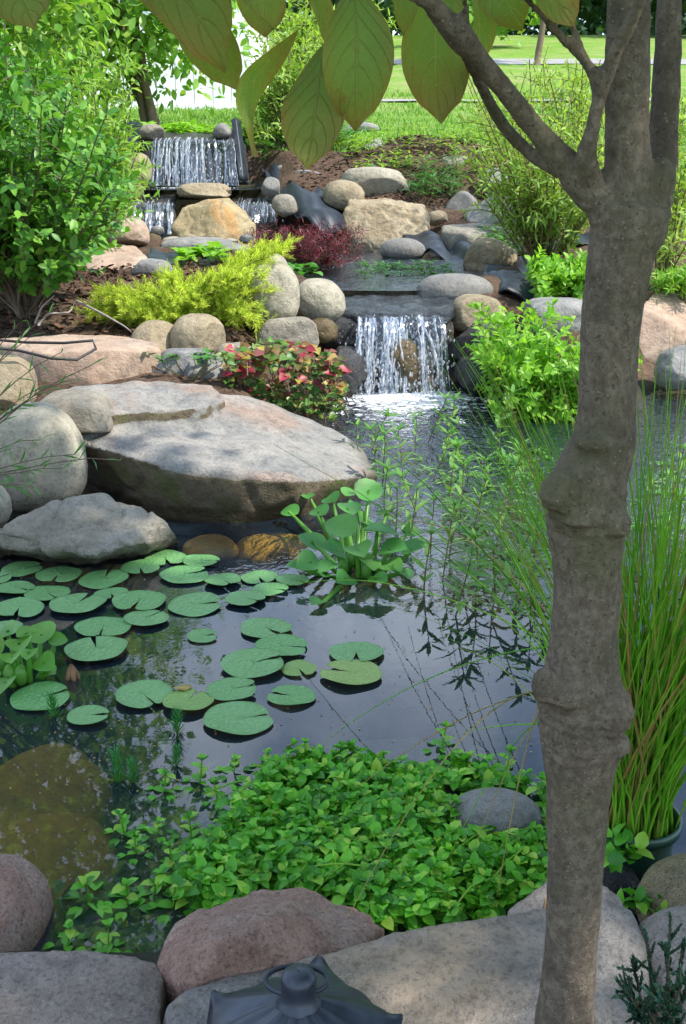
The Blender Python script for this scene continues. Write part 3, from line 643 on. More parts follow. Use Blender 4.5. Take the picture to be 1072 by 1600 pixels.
# black side flaps that hold the top fall
cloth('black liner flap on right side of top fall', [[(362, 190, 12.3), (368, 186, 12.3), (375, 190, 12.4)], [(368, 230, 12.1), (374, 230, 12.1), (380, 232, 12.2)], [(374, 280, 11.9), (380, 282, 11.9), (386, 282, 12.0)]], M['liner'], seed=15, amp=.01)
cloth('black liner flap on left side of top fall', [[(180, 196, 12.5), (205, 192, 12.4), (224, 196, 12.3)], [(180, 222, 12.3), (205, 222, 12.2), (216, 222, 12.1)], [(182, 256, 12.1), (198, 256, 12.0), (206, 256, 12.0)]], M['liner'], seed=17, amp=.01)
hull_rock('dark wet rock face behind the top fall', [(212, 222, 12.25), (240, 207, 12.35), (300, 203, 12.35), (368, 206, 12.35), (378, 232, 12.2), (238, 220, 12.12), (300, 216, 12.12), (366, 221, 12.12), (205, 290, 12.1), (390, 290, 12.1)], M['wet'], seed=73, vox=.02, amp=.05,
          extra=[(-2.2, 13.0, .9), (-1.0, 13.0, .9), (-2.1, 12.9, 1.45), (-1.05, 12.9, 1.45)])
boulder('pale stone on left shoulder of the top fall', (218, 194, 257, 216), 12.15, M['buff'], n=2.4, seed=74)
boulder('grey stone on right shoulder of the top fall', (332, 193, 362, 215), 12.15, M['grey_oval'], n=2.4, seed=75)
hull_rock('dark ledges the small left cascade runs down', [(182, 305, 11.15), (275, 303, 11.1), (275, 325, 10.9), (182, 326, 10.9), (185, 345, 10.75), (272, 345, 10.7)], M['wet'], seed=76, vox=.02, amp=.06, base=.4)
hull_rock('dark ledge the small right cascade runs down', [(360, 308, 11.1), (432, 308, 11.1), (436, 330, 10.8), (362, 330, 10.85)], M['wet'], seed=77, vox=.02, amp=.06, base=.4)

# ------------------------------------------------------------------ falling water
def fall(label, x0, x1, ytop, ybot, Ytop, Ybot, n, seed, spread=0.0, drops=120, w=(.004, .016), flow=.12, top_back=.25, share=1.0, lipz=.035, lipw=.7):
    rg = np.random.RandomState(seed); m = MB(); cl = rg.rand(9)
    for k in range(n):
        f = rg.choice(cl) + rg.normal(0, .022) if rg.rand() < .72 else rg.rand(); f = min(1, max(0, f)); px = x0 + (x1 - x0) * f
        a = atY(px, ytop + rg.uniform(-2, 2), Ytop); b = atY(px + spread * (f - .35) * (x1 - x0), ybot, Ybot)
        tt = np.linspace(0, 1, 14); wd = rg.uniform(*w)
        P = np.zeros((14, 3)); lat = rg.normal(0, .006)
        fr = rg.choice([1, 1, 1, rg.uniform(.5, .9)])
        P[:, 0] = a[0] + (b[0] - a[0]) * tt + lat * np.sin(tt * 6 + rg.rand() * 6) + np.cumsum(rg.normal(0, .004, 14)) * tt
        P[:, 1] = a[1] + (b[1] - a[1]) * tt - .02 * np.sin(tt * 3.1); P[:, 2] = a[2] + (b[2] - a[2]) * tt ** 1.7 * fr
        if rg.rand() < lipw:
            q = np.array([[P[0, 0] + rg.normal(0, .01), P[0, 1] + top_back, P[0, 2] + .035], [P[0, 0], P[0, 1] + top_back * .4, P[0, 2] + .02]]); P = np.vstack([q, P])
        rr = wd * (0.35 + .9 * rg.rand(len(P))); rr[-1] *= .5
        m.tube(P, rr, 6, True, .35)
    nu, nv = 70, 26; V = []
    for i in range(nv):
        for j in range(nu):
            f = j / (nu - 1); t = i / (nv - 1)
            if i < 8:                       # gliding over the lip
                q = i / 7; a = atY(x0 + (x1 - x0) * f, ytop, Ytop); V.append((a[0], a[1] + top_back * (1 - q), a[2] + lipz * (1 - q) ** .8 + .012 + .006 * math.sin(f * 30 + q * 5)))
            else:
                q = (i - 7) / (nv - 8); a = atY(x0 + (x1 - x0) * f, ytop, Ytop); b = atY(x0 + (x1 - x0) * f + spread * (f - .35) * (x1 - x0), ybot, Ybot)
                V.append((a[0] + (b[0] - a[0]) * q, a[1] + (b[1] - a[1]) * q ** .6 + .012 * math.sin(f * 46 + 2 * math.sin(f * 17)) * (.3 + q), a[2] + .012 + (b[2] - a[2] - .012) * q ** 1.5))
    sheet = MB(); sheet.add(V[7 * nu:], [[i * nu + j, i * nu + j + 1, (i + 1) * nu + j + 1, (i + 1) * nu + j] for i in range(nv - 8) for j in range(nu - 1)])
    for k in range(drops):
        f = rg.rand(); t = rg.rand() ** .6; a = atY(x0 + (x1 - x0) * f, ytop, Ytop); b = atY(x0 + (x1 - x0) * f, ybot, Ybot)
        c = a + (b - a) * np.array([t, t, t ** 1.6]) + rg.normal(0, .03, 3) * np.array([1.4, 1.5, .6]); c[2] = max(c[2], b[2] + .005)
        r = rg.uniform(.0015, .0045) * share * (1 + .6 * t); m.ball(c, (r, r, r * 1.8), 5, 4)
    t = thing('waterfall', atY((x0 + x1) / 2, ybot, Ybot), label, 'waterfall', 'falls of the garden stream'); m.build('streams', M['fall'], t); sheet.build('sheet', M['veil'], t); return t
wf = fall('wide splashing lower waterfall dropping into the main pond', 562, 692, 497, 616, 6.3, 6.12, 66, 1, .15, 1100, (.0015, .010), top_back=.55, lipz=.075, lipw=.12)
fall('broad top waterfall with many thin white streaks', 240, 362, 219, 290, 12.05, 11.86, 50, 2, .12, 300, (.003, .011), share=1.5)
fall('small left cascade dropping in the shadow beside pinkish rocks', 188, 272, 318, 366, 10.9, 10.65, 30, 3, 0, 60, (.003, .009), share=1.5)
fall('small right cascade behind the orange stained boulder', 372, 428, 318, 348, 10.85, 10.6, 30, 4, 0, 50, (.003, .009), share=1.5)
def froth(label, c, rx, ry, n, seed, rmax):
    rg = np.random.RandomState(seed); m = MB()
    for k in range(n):
        a = rg.rand() * 6.283; r = rg.rand() ** .8; s = rg.uniform(.25, 1) * rmax * (1.1 - r)
        m.ball((c[0] + rx * r * math.cos(a), c[1] + ry * r * math.sin(a), c[2] + s * .15), (s, s, s * .6), 6, 4)
    tag(m.build('froth', M['froth']), label, 'foam', None, 'stuff')
M['froth'] = plain('white froth', (.82, .84, .87), (.7, .74, .78), .35, 80, .2)
froth('white froth where the lower fall lands', (.33, 6.10, 0), .30, .13, 700, 3, .016)
froth('white froth where the top fall lands', (-1.5, 11.87, .97), .5, .07, 260, 4, .014)

# ------------------------------------------------------------------ foliage kit
def tpl(prof, fold=.12, curl=.15, tw=0):
    V = []; Fq = []
    for i, (x, w) in enumerate(prof):
        w = max(w, .004)
        V += [(x, -w, fold * w * 2 - curl * x * x), (x, 0, -curl * x * x), (x, w, fold * w * 2 - curl * x * x)]
    for i in range(len(prof) - 1):
        a = 3 * i; Fq += [[a, a + 1, a + 4, a + 3], [a + 1, a + 2, a + 5, a + 4]]
    return np.array(V), np.array(Fq)
T_ovate = tpl([(0, .02), (.22, .2), (.5, .27), (.78, .17), (1, 0)])
T_round = tpl([(0, .05), (.15, .24), (.42, .37), (.75, .27), (1, .01)], .2, .25)
T_lance = tpl([(0, .02), (.3, .12), (.65, .1), (1, 0)], .15, .2)
T_narrow = tpl([(0, .03), (.5, .06), (1, 0)], .1, .25)
T_needle = tpl([(0, .05), (1, .01)], .1, .1)
T_heart = tpl([(0, .1), (.08, .38), (.3, .44), (.65, .28), (1, 0)], .2, .15)
T_blob = tpl([(0, .1), (.5, .42), (1, .05)], .2, .2)
class Fol:
    def __init__(s): s.p = []; s.d = []; s.n = []; s.s = []
    def add(s, p, d, n, sz): s.p.append(p); s.d.append(d); s.n.append(n); s.s.append(sz)
    def arr(s, P, D, Nn, Z): s.p.extend(P); s.d.extend(D); s.n.extend(Nn); s.s.extend(Z)
    def mb(s, T, m=None):
        m = m or MB()
        if not s.p: return m
        P = np.array(s.p); D = np.array(s.d, float); Nn = np.array(s.n, float); Z = np.array(s.s)
        D /= np.linalg.norm(D, axis=1)[:, None] + 1e-9
        Y = np.cross(Nn, D); Y /= np.linalg.norm(Y, axis=1)[:, None] + 1e-9; Nn = np.cross(D, Y)
        tv, tf = T; k = len(tv)
        V = P[:, None] + Z[:, None, None] * (tv[None, :, :1] * D[:, None] + tv[None, :, 1:2] * Y[:, None] + tv[None, :, 2:] * Nn[:, None])
        Fq = (tf[None] + (np.arange(len(P)) * k)[:, None, None]).reshape(-1, 4)
        return m.add(V.reshape(-1, 3), Fq)
def path(a, b, n=8, sag=0, rg=None, wob=.0, up=0):
    a = np.array(a, float); b = np.array(b, float); t = np.linspace(0, 1, n)[:, None]
    P = a + (b - a) * t; L = np.linalg.norm(b - a)
    P[:, 2] += (up * L * (t * (1 - t)) * 4)[:, 0] * .25 - (sag * L * t ** 2)[:, 0]
    if rg is not None and wob: 
        w = np.cumsum(rg.normal(0, wob * L / n, (n, 3)), axis=0); w[0] = 0; P += w
    return P
def along(fol, P, n, size, rg, ang=.9, t0=.15, t1=1.0, opp=False, jit=.25, up=.6, var=.3, taper=.3, pairs=2):
    t = np.linspace(t0, t1, n); idx = t * (len(P) - 1); i = np.clip(idx.astype(int), 0, len(P) - 2); f = (idx - i)[:, None]
    Q = P[i] * (1 - f) + P[i + 1] * f; T = P[i + 1] - P[i]; T /= np.linalg.norm(T, axis=1)[:, None] + 1e-9
    az = rg.rand() * 6.28
    for k in range(n):
        tt = T[k]; ref = np.array([0, 0, 1.]) if abs(tt[2]) < .9 else np.array([1., 0, 0])
        a = np.cross(tt, ref); a /= np.linalg.norm(a); b = np.cross(tt, a)
        az += 1.57 if opp else 2.4
        for o_ in (range(pairs) if opp else (0,)):
            th = az + o_ * 2 * math.pi / pairs + rg.normal(0, jit)
            side = a * math.cos(th) + b * math.sin(th)
            d = side * math.sin(ang) + tt * math.cos(ang) + rg.normal(0, .12, 3)
            nn = tt * .8 + np.array([0, 0, up]) + rg.normal(0, .2, 3)
            fol.add(Q[k], d, nn, size * (1 + rg.uniform(-var, var)) * (1 - taper * (t[k] - t0)))

def blobcloud(rg, blobs, n, size, fol, clump=.5, down=.2):
    """leaf clumps scattered through the volume of several ellipsoids (cx,cy,cz,rx,ry,rz)"""
    B = np.array(blobs); vol = B[:, 3] * B[:, 4] * B[:, 5]; pr_ = vol ** .75; pr_ /= pr_.sum()
    nc = max(4, n // 14); ci = rg.choice(len(B), nc, p=pr_)
    u = rg.normal(size=(nc, 3)); u /= np.linalg.norm(u, axis=1)[:, None]; r = rg.uniform(.35, 1.02, nc) ** .6
    cc = B[ci, :3] + u * r[:, None] * B[ci, 3:]
    li = rg.randint(0, nc, n)
    P = cc[li] + rg.normal(0, 1, (n, 3)) * size * 1.5 * clump * 2
    D = rg.normal(size=(n, 3)); D[:, 2] -= down; D += u[li] * .6
    Nn = rg.normal(0, .5, (n, 3)) + np.array([0, 0, 1.]) + u[li] * .3
    fol.arr(P, D, Nn, size * rg.uniform(.65, 1.3, n)); return cc

# leaf materials (real leaf colours)
M['holly'] = leafmat('glossy dark shrub leaves', [(.05, .17, .02), (.10, .28, .03), (.20, .42, .05), (.06, .20, .03)], .35, .42, .35)
M['bright'] = leafmat('light green young leaves', [(.16, .34, .04), (.25, .45, .06), (.34, .50, .08)], .5)
M['treeleaf'] = leafmat('garden tree leaves', [(.12, .28, .04), (.22, .42, .06), (.34, .50, .10)], .5)
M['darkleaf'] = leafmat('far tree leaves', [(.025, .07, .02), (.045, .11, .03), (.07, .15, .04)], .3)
M['willow'] = leafmat('narrow willow leaves', [(.22, .38, .05), (.32, .48, .08), (.42, .56, .15)], .5)
M['gold'] = leafmat('golden juniper needles', [(.42, .60, .04), (.58, .72, .06), (.72, .80, .12), (.26, .42, .04)], .4, .5, .2)
M['cham_g'] = leafmat('chameleon plant green leaves', [(.04, .12, .02), (.08, .2, .03), (.25, .32, .07)], .3)
M['cham_r'] = leafmat('chameleon plant red leaves', [(.28, .02, .04), (.40, .06, .09), (.16, .02, .03), (.45, .38, .08), (.32, .10, .10), (.10, .14, .03), (.07, .16, .03)], .35)
M['maroon'] = leafmat('dark red plant leaves', [(.13, .008, .02), (.22, .02, .04), (.09, .008, .02), (.05, .02, .02)], .3)
M['mint'] = leafmat('fresh green mint leaves', [(.14, .36, .03), (.24, .50, .05), (.36, .60, .08)], .5)
M['mat'] = leafmat('green creeping leaves', [(.04, .20, .02), (.08, .34, .025), (.15, .50, .035), (.11, .42, .03), (.24, .60, .05), (.38, .58, .08)], .35, .38, .35)
M['sub'] = leafmat('submerged pale green leaves', [(.10, .20, .09), (.14, .26, .12), (.17, .28, .15)], .2)
M['hya'] = leafmat('glossy water hyacinth leaves', [(.07, .25, .06), (.10, .32, .07), (.15, .36, .08)], .4, .45, .35)
M['hya_bright'] = leafmat('bright hyacinth leaves', [(.13, .36, .05), (.20, .45, .07)], .45, .3, .5)
M['reed'] = leafmat('rush blades', [(.12, .36, .02), (.20, .50, .03), (.30, .58, .05), (.42, .50, .10)], .45, .4, .3)
M['reed_dry'] = leafmat('dry straw blades', [(.38, .30, .09), (.45, .22, .08), (.32, .34, .08)], .3)
M['bluej'] = leafmat('blue green juniper scales', [(.03, .11, .07), (.05, .15, .10), (.04, .12, .06)], .1, .6, .2)
M['emerg'] = leafmat('emergent stem leaves', [(.07, .20, .03), (.12, .30, .05), (.20, .38, .08)], .35)
M['feather'] = leafmat('parrot feather leaves', [(.03, .22, .05), (.06, .30, .07)], .35)
M['weed'] = leafmat('weed leaves', [(.05, .19, .03), (.10, .28, .05)], .35)
M['grassblade'] = leafmat('lawn grass blades', [(.09, .22, .02), (.16, .33, .035), (.24, .40, .06)], .4)
M['thinstem'] = plain('green brown thin stems', (.13, .15, .05), (.16, .09, .05), .6, 12, .1)
M['woodstem'] = plain('brown woody stems', (.12, .085, .06), (.17, .13, .09), .85, 30, .4)
M['dry'] = plain('dry brown leaf', (.28, .17, .09), (.15, .08, .04), .8, 20, .4)

def shrub(label, cat, name, base, tips, leafm, T, lsize, nleaf, rg, stemr=.006, twigs=3, twl=.2, wob=.06, up=.3, opp=False, ang=.9, stemm='woodstem', group=None, sides=4):
    t = thing(name, base, label, cat, group); st = MB(); fo = Fol(); base = np.array(base)
    for tip in tips:
        b0 = base + np.append(rg.normal(0, stemr * 3, 2), 0); P = path(b0, tip, 9, 0, rg, wob, up)
        st.tube(P, [stemr, stemr * .3], sides); L = np.linalg.norm(np.array(tip) - base)
        along(fo, P, int(nleaf * L) + 2, lsize, rg, ang, .3, 1, opp)
        for k in range(twigs):
            j = rg.randint(3, 8); d = rg.normal(0, 1, 3); d[2] = abs(d[2]) * .6 + .2; d /= np.linalg.norm(d)
            Q = path(P[j], P[j] + d * twl * rg.uniform(.5, 1.2), 5, .1, rg, .05, .2)
            st.tube(Q, [stemr * .45, stemr * .2], 3); along(fo, Q, int(nleaf * twl) + 3, lsize, rg, ang, .1, 1, opp)
    st.build('stems', M[stemm], t); fo.mb(T).build('foliage', M[leafm], t)
    return t

# left glossy shrub
rg = np.random.RandomState(5)
tips = []
for k in range(95):
    px = rg.uniform(-170, 190); py = rg.uniform(60, 395)
    lim = 186 - max(0, (150 - py)) * .9 - max(0, py - 360) * .8
    if px > lim: px = lim - rg.uniform(0, 90)
    tips.append(atY(px, py, rg.uniform(5.3, 6.9)))
tips += [atY(rg.uniform(-300, 0), rg.uniform(-60, 300), rg.uniform(5.6, 6.8)) for k in range(30)]
b = atY(38, 455, 6.2); b[2] = gz(b[0], b[1])
shrub('dense glossy dark green shrub filling the left edge', 'shrub', 'evergreen_shrub', b, tips, 'holly', T_ovate, .072, 32, rg, .008, 6, .30, .08, .1)
# lighter shrub behind it
rg = np.random.RandomState(6)
b = atY(150, 330, 8.6); b[2] = gz(b[0], b[1])
tips = [atY(rg.uniform(60, 222), rg.uniform(72, 300), rg.uniform(8.0, 9.2)) for k in range(60)]
shrub('light yellow green shrub behind the dark glossy one', 'shrub', 'light_shrub', b, tips, 'bright', T_lance, .085, 34, rg, .008, 5, .28, .07, .1)

def tree(label, base, h, crown, leafm, n, size, rg, trunkr=.06, name='tree', T=T_blob, limbs=7, cat='tree', group=None, multi=1):
    t = thing(name, base, label, cat, group); m = MB(); fo = Fol(); base = np.array(base, float)
    cc = blobcloud(rg, crown, n, size, fo)
    top = np.array([np.mean([c[0] for c in crown]), np.mean([c[1] for c in crown]), max(c[2] for c in crown)])
    for q in range(multi):
        tp = top + (rg.normal(0, .35 * crown[0][3], 3) * np.array([1, 1, .1]) if multi > 1 else 0)
        P = path(base + np.append(rg.normal(0, trunkr * (multi > 1), 2), -.1), tp, 12, 0, rg, .04); m.tube(P, [trunkr * 1.3, trunkr, trunkr * .6, trunkr * .2], 8)
        for k in range(limbs):
            j = rg.randint(4, 11); c = cc[rg.randint(len(cc))]
            m.tube(path(P[j], c, 7, 0, rg, .08, .2), [trunkr * .4, trunkr * .1], 5)
    m.build('trunk', M['woodstem'], t); fo.mb(T).build('crown', M[leafm], t)
    return t
rg = np.random.RandomState(7)
# multi-stemmed tree in front of the white barn
b = atY(238, 178, 16.5); b[2] = gz(b[0], b[1])
def BL(px, py, Y, rx, rz=None, ry=None): p = atY(px, py, Y); return (*p, rx, ry or rx, rz or rx)
tree('airy multi stemmed tree in front of the white barn', b, 4, [BL(60, 10, 16.5, 1.4), BL(170, 20, 16.5, 1.2, .9), BL(235, 75, 16.8, .8, .7), BL(290, 60, 16.2, .65, .5), BL(20, 100, 16, 1.0, .8), BL(130, 90, 16.2, .8, .6), BL(150, -120, 16.5, 2.2, 1.6), BL(-120, 20, 16, 1.6), BL(310, 20, 16.5, .6, .9), BL(-30, -260, 16.5, 2.4, 1.6)],
     'treeleaf', 11000, .16, rg, .05, 'garden_tree', T_ovate, 9, multi=4)
b = atY(-160, 300, 10.5); b[2] = gz(b[0], b[1])
tree('tall leafy tree beyond the glossy shrub at upper left', b, 5, [BL(-30, 60, 10.5, .9), BL(-160, -80, 10.5, 1.4, 1.6), BL(60, 30, 10.8, .6, .5), BL(-60, -300, 10.4, 1.6, 1.3), BL(-260, 60, 10, 1.2), (-2.9, 9.6, 4.2, 1.0, 1, 1.0), (-3.4, 9.8, 5.6, 1.3, 1.2, 1.2), (-2.3, 9.6, 5.4, .9, 1, .8), (-2.9, 9.7, 6.8, 1.3, 1, .9), (-1.8, 9.5, 6.2, .7, .8, .6)],
     'treeleaf', 15000, .12, rg, .06, 'leafy_tree', T_ovate, 9)
# shrub behind the hanging leaves
b = atY(440, 262, 12.6); b[2] = gz(b[0], b[1])
shrub('yellow green twiggy shrub right of the top fall', 'shrub', 'twiggy_shrub', b, [atY(rg.uniform(385, 500), rg.uniform(30, 215), rg.uniform(12.4, 13.2)) for k in range(60)], 'willow', T_lance, .10, 24, rg, .008, 4, .3, .06, .1)
b = atY(520, 160, 19); b[2] = gz(b[0], b[1])
shrub('tall thin shrub with reddish tints at top centre', 'shrub', 'tall_shrub', b, [atY(rg.uniform(400, 610), rg.uniform(-30, 130), rg.uniform(18.5, 19.6)) for k in range(60)], 'willow', T_lance, .16, 15, rg, .012, 4, .4, .06, .1)
b = atY(575, 330, 40); 
# leafy ground plants on top of the upper fall
def clump(label, name, poly_px, Y0, Y1, hgt, n, size, leafm, T, rg, cat='plant', kind=None, group=None, k=5, zfun=None, stemm='thinstem'):
    t = MB(); fo = Fol(); cs = []
    cY = (Y0 + Y1) / 2; cX = ((poly_px[0] + poly_px[1]) / 2 - 536) / F * cY / ray(536, 300)[1]; cen = np.array([cX, cY, (zfun(cX, cY) if zfun else gz(cX, cY)) - .08])
    for i in range(n):
        px = rg.uniform(poly_px[0], poly_px[1]); Y = rg.uniform(Y0, Y1)
        x = (px - 536) / F * Y / ray(536, 300)[1]; z = zfun(x, Y) if zfun else gz(x, Y)
        h = hgt * rg.uniform(.5, 1.1); p = np.array([x, Y, z]); tip = p + np.array([rg.normal(0, h * .3), rg.normal(0, h * .3), h])
        P = path(p, tip, 5); t.tube(P if kind else np.vstack([[cen], P]), [.003, .0015], 3, False)
        for q in range(k):
            a = rg.rand() * 6.28; d = np.array([math.cos(a), math.sin(a), rg.uniform(-.1, .7)])
            fo.add(P[min(4, 2 + q % 3)], d, (0, 0, 1), size * rg.uniform(.7, 1.2))
        cs.append(p)
    c = np.mean(cs, 0); root = thing(name, c, label, cat, group)
    if kind: root['kind'] = kind
    t.build('stems', M[stemm], root); fo.mb(T).build('foliage', M[leafm], root); return root
clump('row of leafy green ground cover above the top fall', 'ground_cover', (205, 388), 12.35, 13.0, .16, 130, .11, 'mint', T_ovate, rg, 'ground cover', 'stuff', k=6, zfun=lambda x, y: 1.42)
clump('patch of bright green leaves by the liner below terrace slab', 'leafy_clump', (282, 352), 7.9, 8.5, .10, 16, .10, 'mint', T_round, rg, k=5)
clump('small round leaved plant right of the juniper tip', 'round_leaved_plant', (448, 486), 7.4, 7.9, .10, 8, .09, 'hya', T_round, rg, k=4, zfun=lambda x, y: .48)
clump('feathery green weed clump between berm stones', 'weed_clump', (640, 725), 10.6, 11.5, .22, 55, .12, 'weed', T_narrow, rg, k=12)
clump('small weeds rooted in the joint above the big slab', 'small_weed', (212, 355), 4.95, 5.1, .05, 14, .045, 'weed', T_ovate, rg, k=6, zfun=lambda x, y: .36)
clump('floating green weed in the upper pool', 'pool_weed', (560, 715), 7.6, 8.6, .02, 70, .07, 'weed', T_lance, rg, 'water plant', 'stuff', k=5, zfun=lambda x, y: .5)
clump('low weeds growing on the lawn side of the berm', 'berm_weed', (505, 600), 12.4, 13.4, .12, 30, .09, 'bright', T_lance, rg, k=7)
clump('scattered pale green weeds along the far side of the berm', 'berm_weed', (540, 840), 11.2, 12.8, .16, 130, .09, 'bright', T_lance, rg, k=8)
clump('dark leafy tuft at the foot of the right willow stems', 'leafy_tuft', (740, 880), 8.2, 9.6, .16, 60, .09, 'weed', T_lance, rg, k=8)
clump('dark green leafy plants at the foot of the twiggy shrub', 'leafy_tuft', (388, 560), 12.25, 13.2, .24, 110, .11, 'weed', T_lance, rg, k=8)
# maroon plant in the upper pool
rg = np.random.RandomState(8)
b = atz(478, 428, .49)
shrub('dark red feathery plant growing in the upper pool', 'plant', 'red_plant', b, [atY(rg.uniform(383, 570), rg.uniform(345, 412), b[1] + rg.uniform(-.3, .7)) for k in range(90)], 'maroon', T_narrow, .055, 46, rg, .003, 4, .12, .05, .15, stemm='woodstem')

# golden juniper: sprays of fine needles
def juniper(label, name, base, tips, mat, rg, nl=.02, sub=9, subl=.09, dens=150, stemr=.005, ang=.6):
    t = thing(name, base, label, 'shrub'); st = MB(); fo = Fol()
    for tip in tips:
        P = path(base, tip, 9, 0, rg, .04, .35); st.tube(P, [stemr, .0015], 4)
        L = np.linalg.norm(np.array(tip) - np.array(base))
        for k in range(int(sub * L / .25) + 4):
            f = rg.uniform(.25, 1); j = min(7, int(f * 8)); T = P[j + 1] - P[j]; T /= np.linalg.norm(T) + 1e-9
            q0 = P[j] + (P[j + 1] - P[j]) * rg.rand(); d = T * .9 + rg.normal(0, .55, 3) + np.array([0, 0, .25]); d /= np.linalg.norm(d)
            Q = path(q0, q0 + d * subl * rg.uniform(.5, 1.3), 5, .0, rg, .04, .1)
            st.tube(Q, [.0018, .0008], 3, False); along(fo, Q, int(dens * subl), nl, rg, ang, .0, 1, True, .3, .3, .3, .3)
    st.build('stems', M['woodstem'], t); fo.mb(T_needle if nl < .014 else T_narrow).build('foliage', M[mat], t); return t
rg = np.random.RandomState(9)
b = atY(290, 505, 6.1); b[2] = gz(b[0], b[1])
tips = []
for k in range(120):
    f = rg.rand()
    if f < .38: px, py = rg.uniform(125, 270), 0; py = rg.uniform(450 - (px - 125) * -.0, 515)
    elif f < .78: px = rg.uniform(250, 425); py = rg.uniform(430, 520)
    else:
        u = rg.rand(); px = 260 + u * 150; py = 465 - u * 70 + rg.uniform(-12, 28)
    tips.append(atY(px, py, rg.uniform(5.75, 6.4)))
tips += [atY(450, 380, 6.2), atY(440, 392, 6.1), atY(425, 385, 6.25), atY(405, 392, 6.2), atY(395, 404, 6.15), atY(370, 408, 6.1), atY(415, 402, 6.0), atY(450, 388, 6.2)]
juniper('low spreading golden yellow juniper on the mulch bed', 'golden_juniper', b, tips, 'gold', rg, .028, 14, .085, 200)

# chameleon plant
rg = np.random.RandomState(10)
b = atY(440, 640, 5.25); b[2] = gz(b[0], b[1])
def cham():
    t = thing('variegated_plant', b, 'red green and yellow leaved plant trailing over the big slab', 'plant'); st = MB(); g = Fol(); r = Fol()
    for k in range(260):
        px = rg.uniform(348, 535); top = 528 + abs(px - 430) * .25; bot = 610 + max(0, (px - 350)) * .27
        py = rg.uniform(top, min(bot, 658)); tip = atY(px, py, 5.25 + rg.uniform(-.3, .3)); tip[2] = max(tip[2], .1)
        a = np.array([tip[0] + rg.normal(0, .05), tip[1] + rg.normal(0, .06), tip[2] - rg.uniform(.05, .14)])
        P = path(a, tip, 5, 0, rg, .05); st.tube(P, [.003, .0015], 3, False)
        fr = g if rg.rand() < (.35 + .45 * (py > 600)) else r
        for q in range(4):
            th = rg.rand() * 6.28; fr.add(P[-1 - q % 2], np.array([math.cos(th), math.sin(th) - .3, rg.uniform(-.4, .5)]), np.array([0, -.5, 1]) + rg.normal(0, .3, 3), rg.uniform(.03, .06))
    st.build('stems', M['woodstem'], t); tag(g.mb(T_heart).build('foliage', M['cham_g'], t), 'green leaves'); tag(r.mb(T_heart).build('foliage', M['cham_r'], t), 'red and yellow leaves')
cham()

# mint bank at right of the fall
rg = np.random.RandomState(11)
b = atY(860, 600, 5.7); b[2] = gz(b[0], b[1])
shrub('bushy fresh green mint tumbling into the pond right of the fall', 'plant', 'mint_plant', b, [atY(px, rg.uniform(470 + abs(px - 850) * .12, 625 - (px < 760) * 60), rg.uniform(5.4, 6.2)) for px in np.r_[rg.uniform(740, 1000, 62), rg.uniform(722, 800, 12)]] + [atY(rg.uniform(770, 900), rg.uniform(560, 660), 5.45) for k in range(22)], 'mint', T_ovate, .050, 26, rg, .004, 4, .16, .06, .2, True, stemm='thinstem')
b = atY(880, 480, 6.9); b[2] = gz(b[0], b[1])
shrub('bright green leafy clump above the mint', 'plant', 'bright_leafy_plant', b, [atY(rg.uniform(830, 935), rg.uniform(395, 470), rg.uniform(6.6, 7.2)) for k in range(45)], 'mint', T_ovate, .06, 34, rg, .004, 4, .12, .05, .2, True, stemm='thinstem')
b = atY(1060, 455, 7.2); b[2] = gz(b[0], b[1])
shrub('yellow green low bush at right edge above the cream rock', 'plant', 'yellow_green_bush', b, [atY(rg.uniform(1010, 1120), rg.uniform(425, 460), rg.uniform(6.8, 7.4)) for k in range(40)], 'mint', T_lance, .05, 34, rg, .004, 4, .12, .05, .2, stemm='thinstem')

# willow saplings
def willow(label, bpx, bpy, Y, tips, rg):
    b = atY(bpx, bpy, Y); b[2] = min(gz(b[0], b[1]), b[2] + .05)
    shrub(label, 'shrub', 'willow_shrub', b, tips, 'willow', T_lance, .075, 28, rg, .009, 5, .28, .035, .05, group='willow shrubs behind the tree', stemm='thinstem')
rg = np.random.RandomState(12)
willow('slender willow shrub with many thin stems left of the trunk', 850, 425, 7.6, [atY(rg.uniform(722, 960), rg.uniform(85, 330), rg.uniform(7.2, 8.3)) for k in range(56)], rg)
willow('willow shrub behind the tree fork', 905, 330, 9.6, [atY(rg.uniform(800, 1000), rg.uniform(70, 250), rg.uniform(9.2, 10.2)) for k in range(40)], rg)
willow('sparse willow shrub at the right edge', 1035, 440, 7.4, [atY(rg.uniform(1015, 1110), rg.uniform(110, 380), rg.uniform(7.0, 8.0)) for k in range(22)], rg)

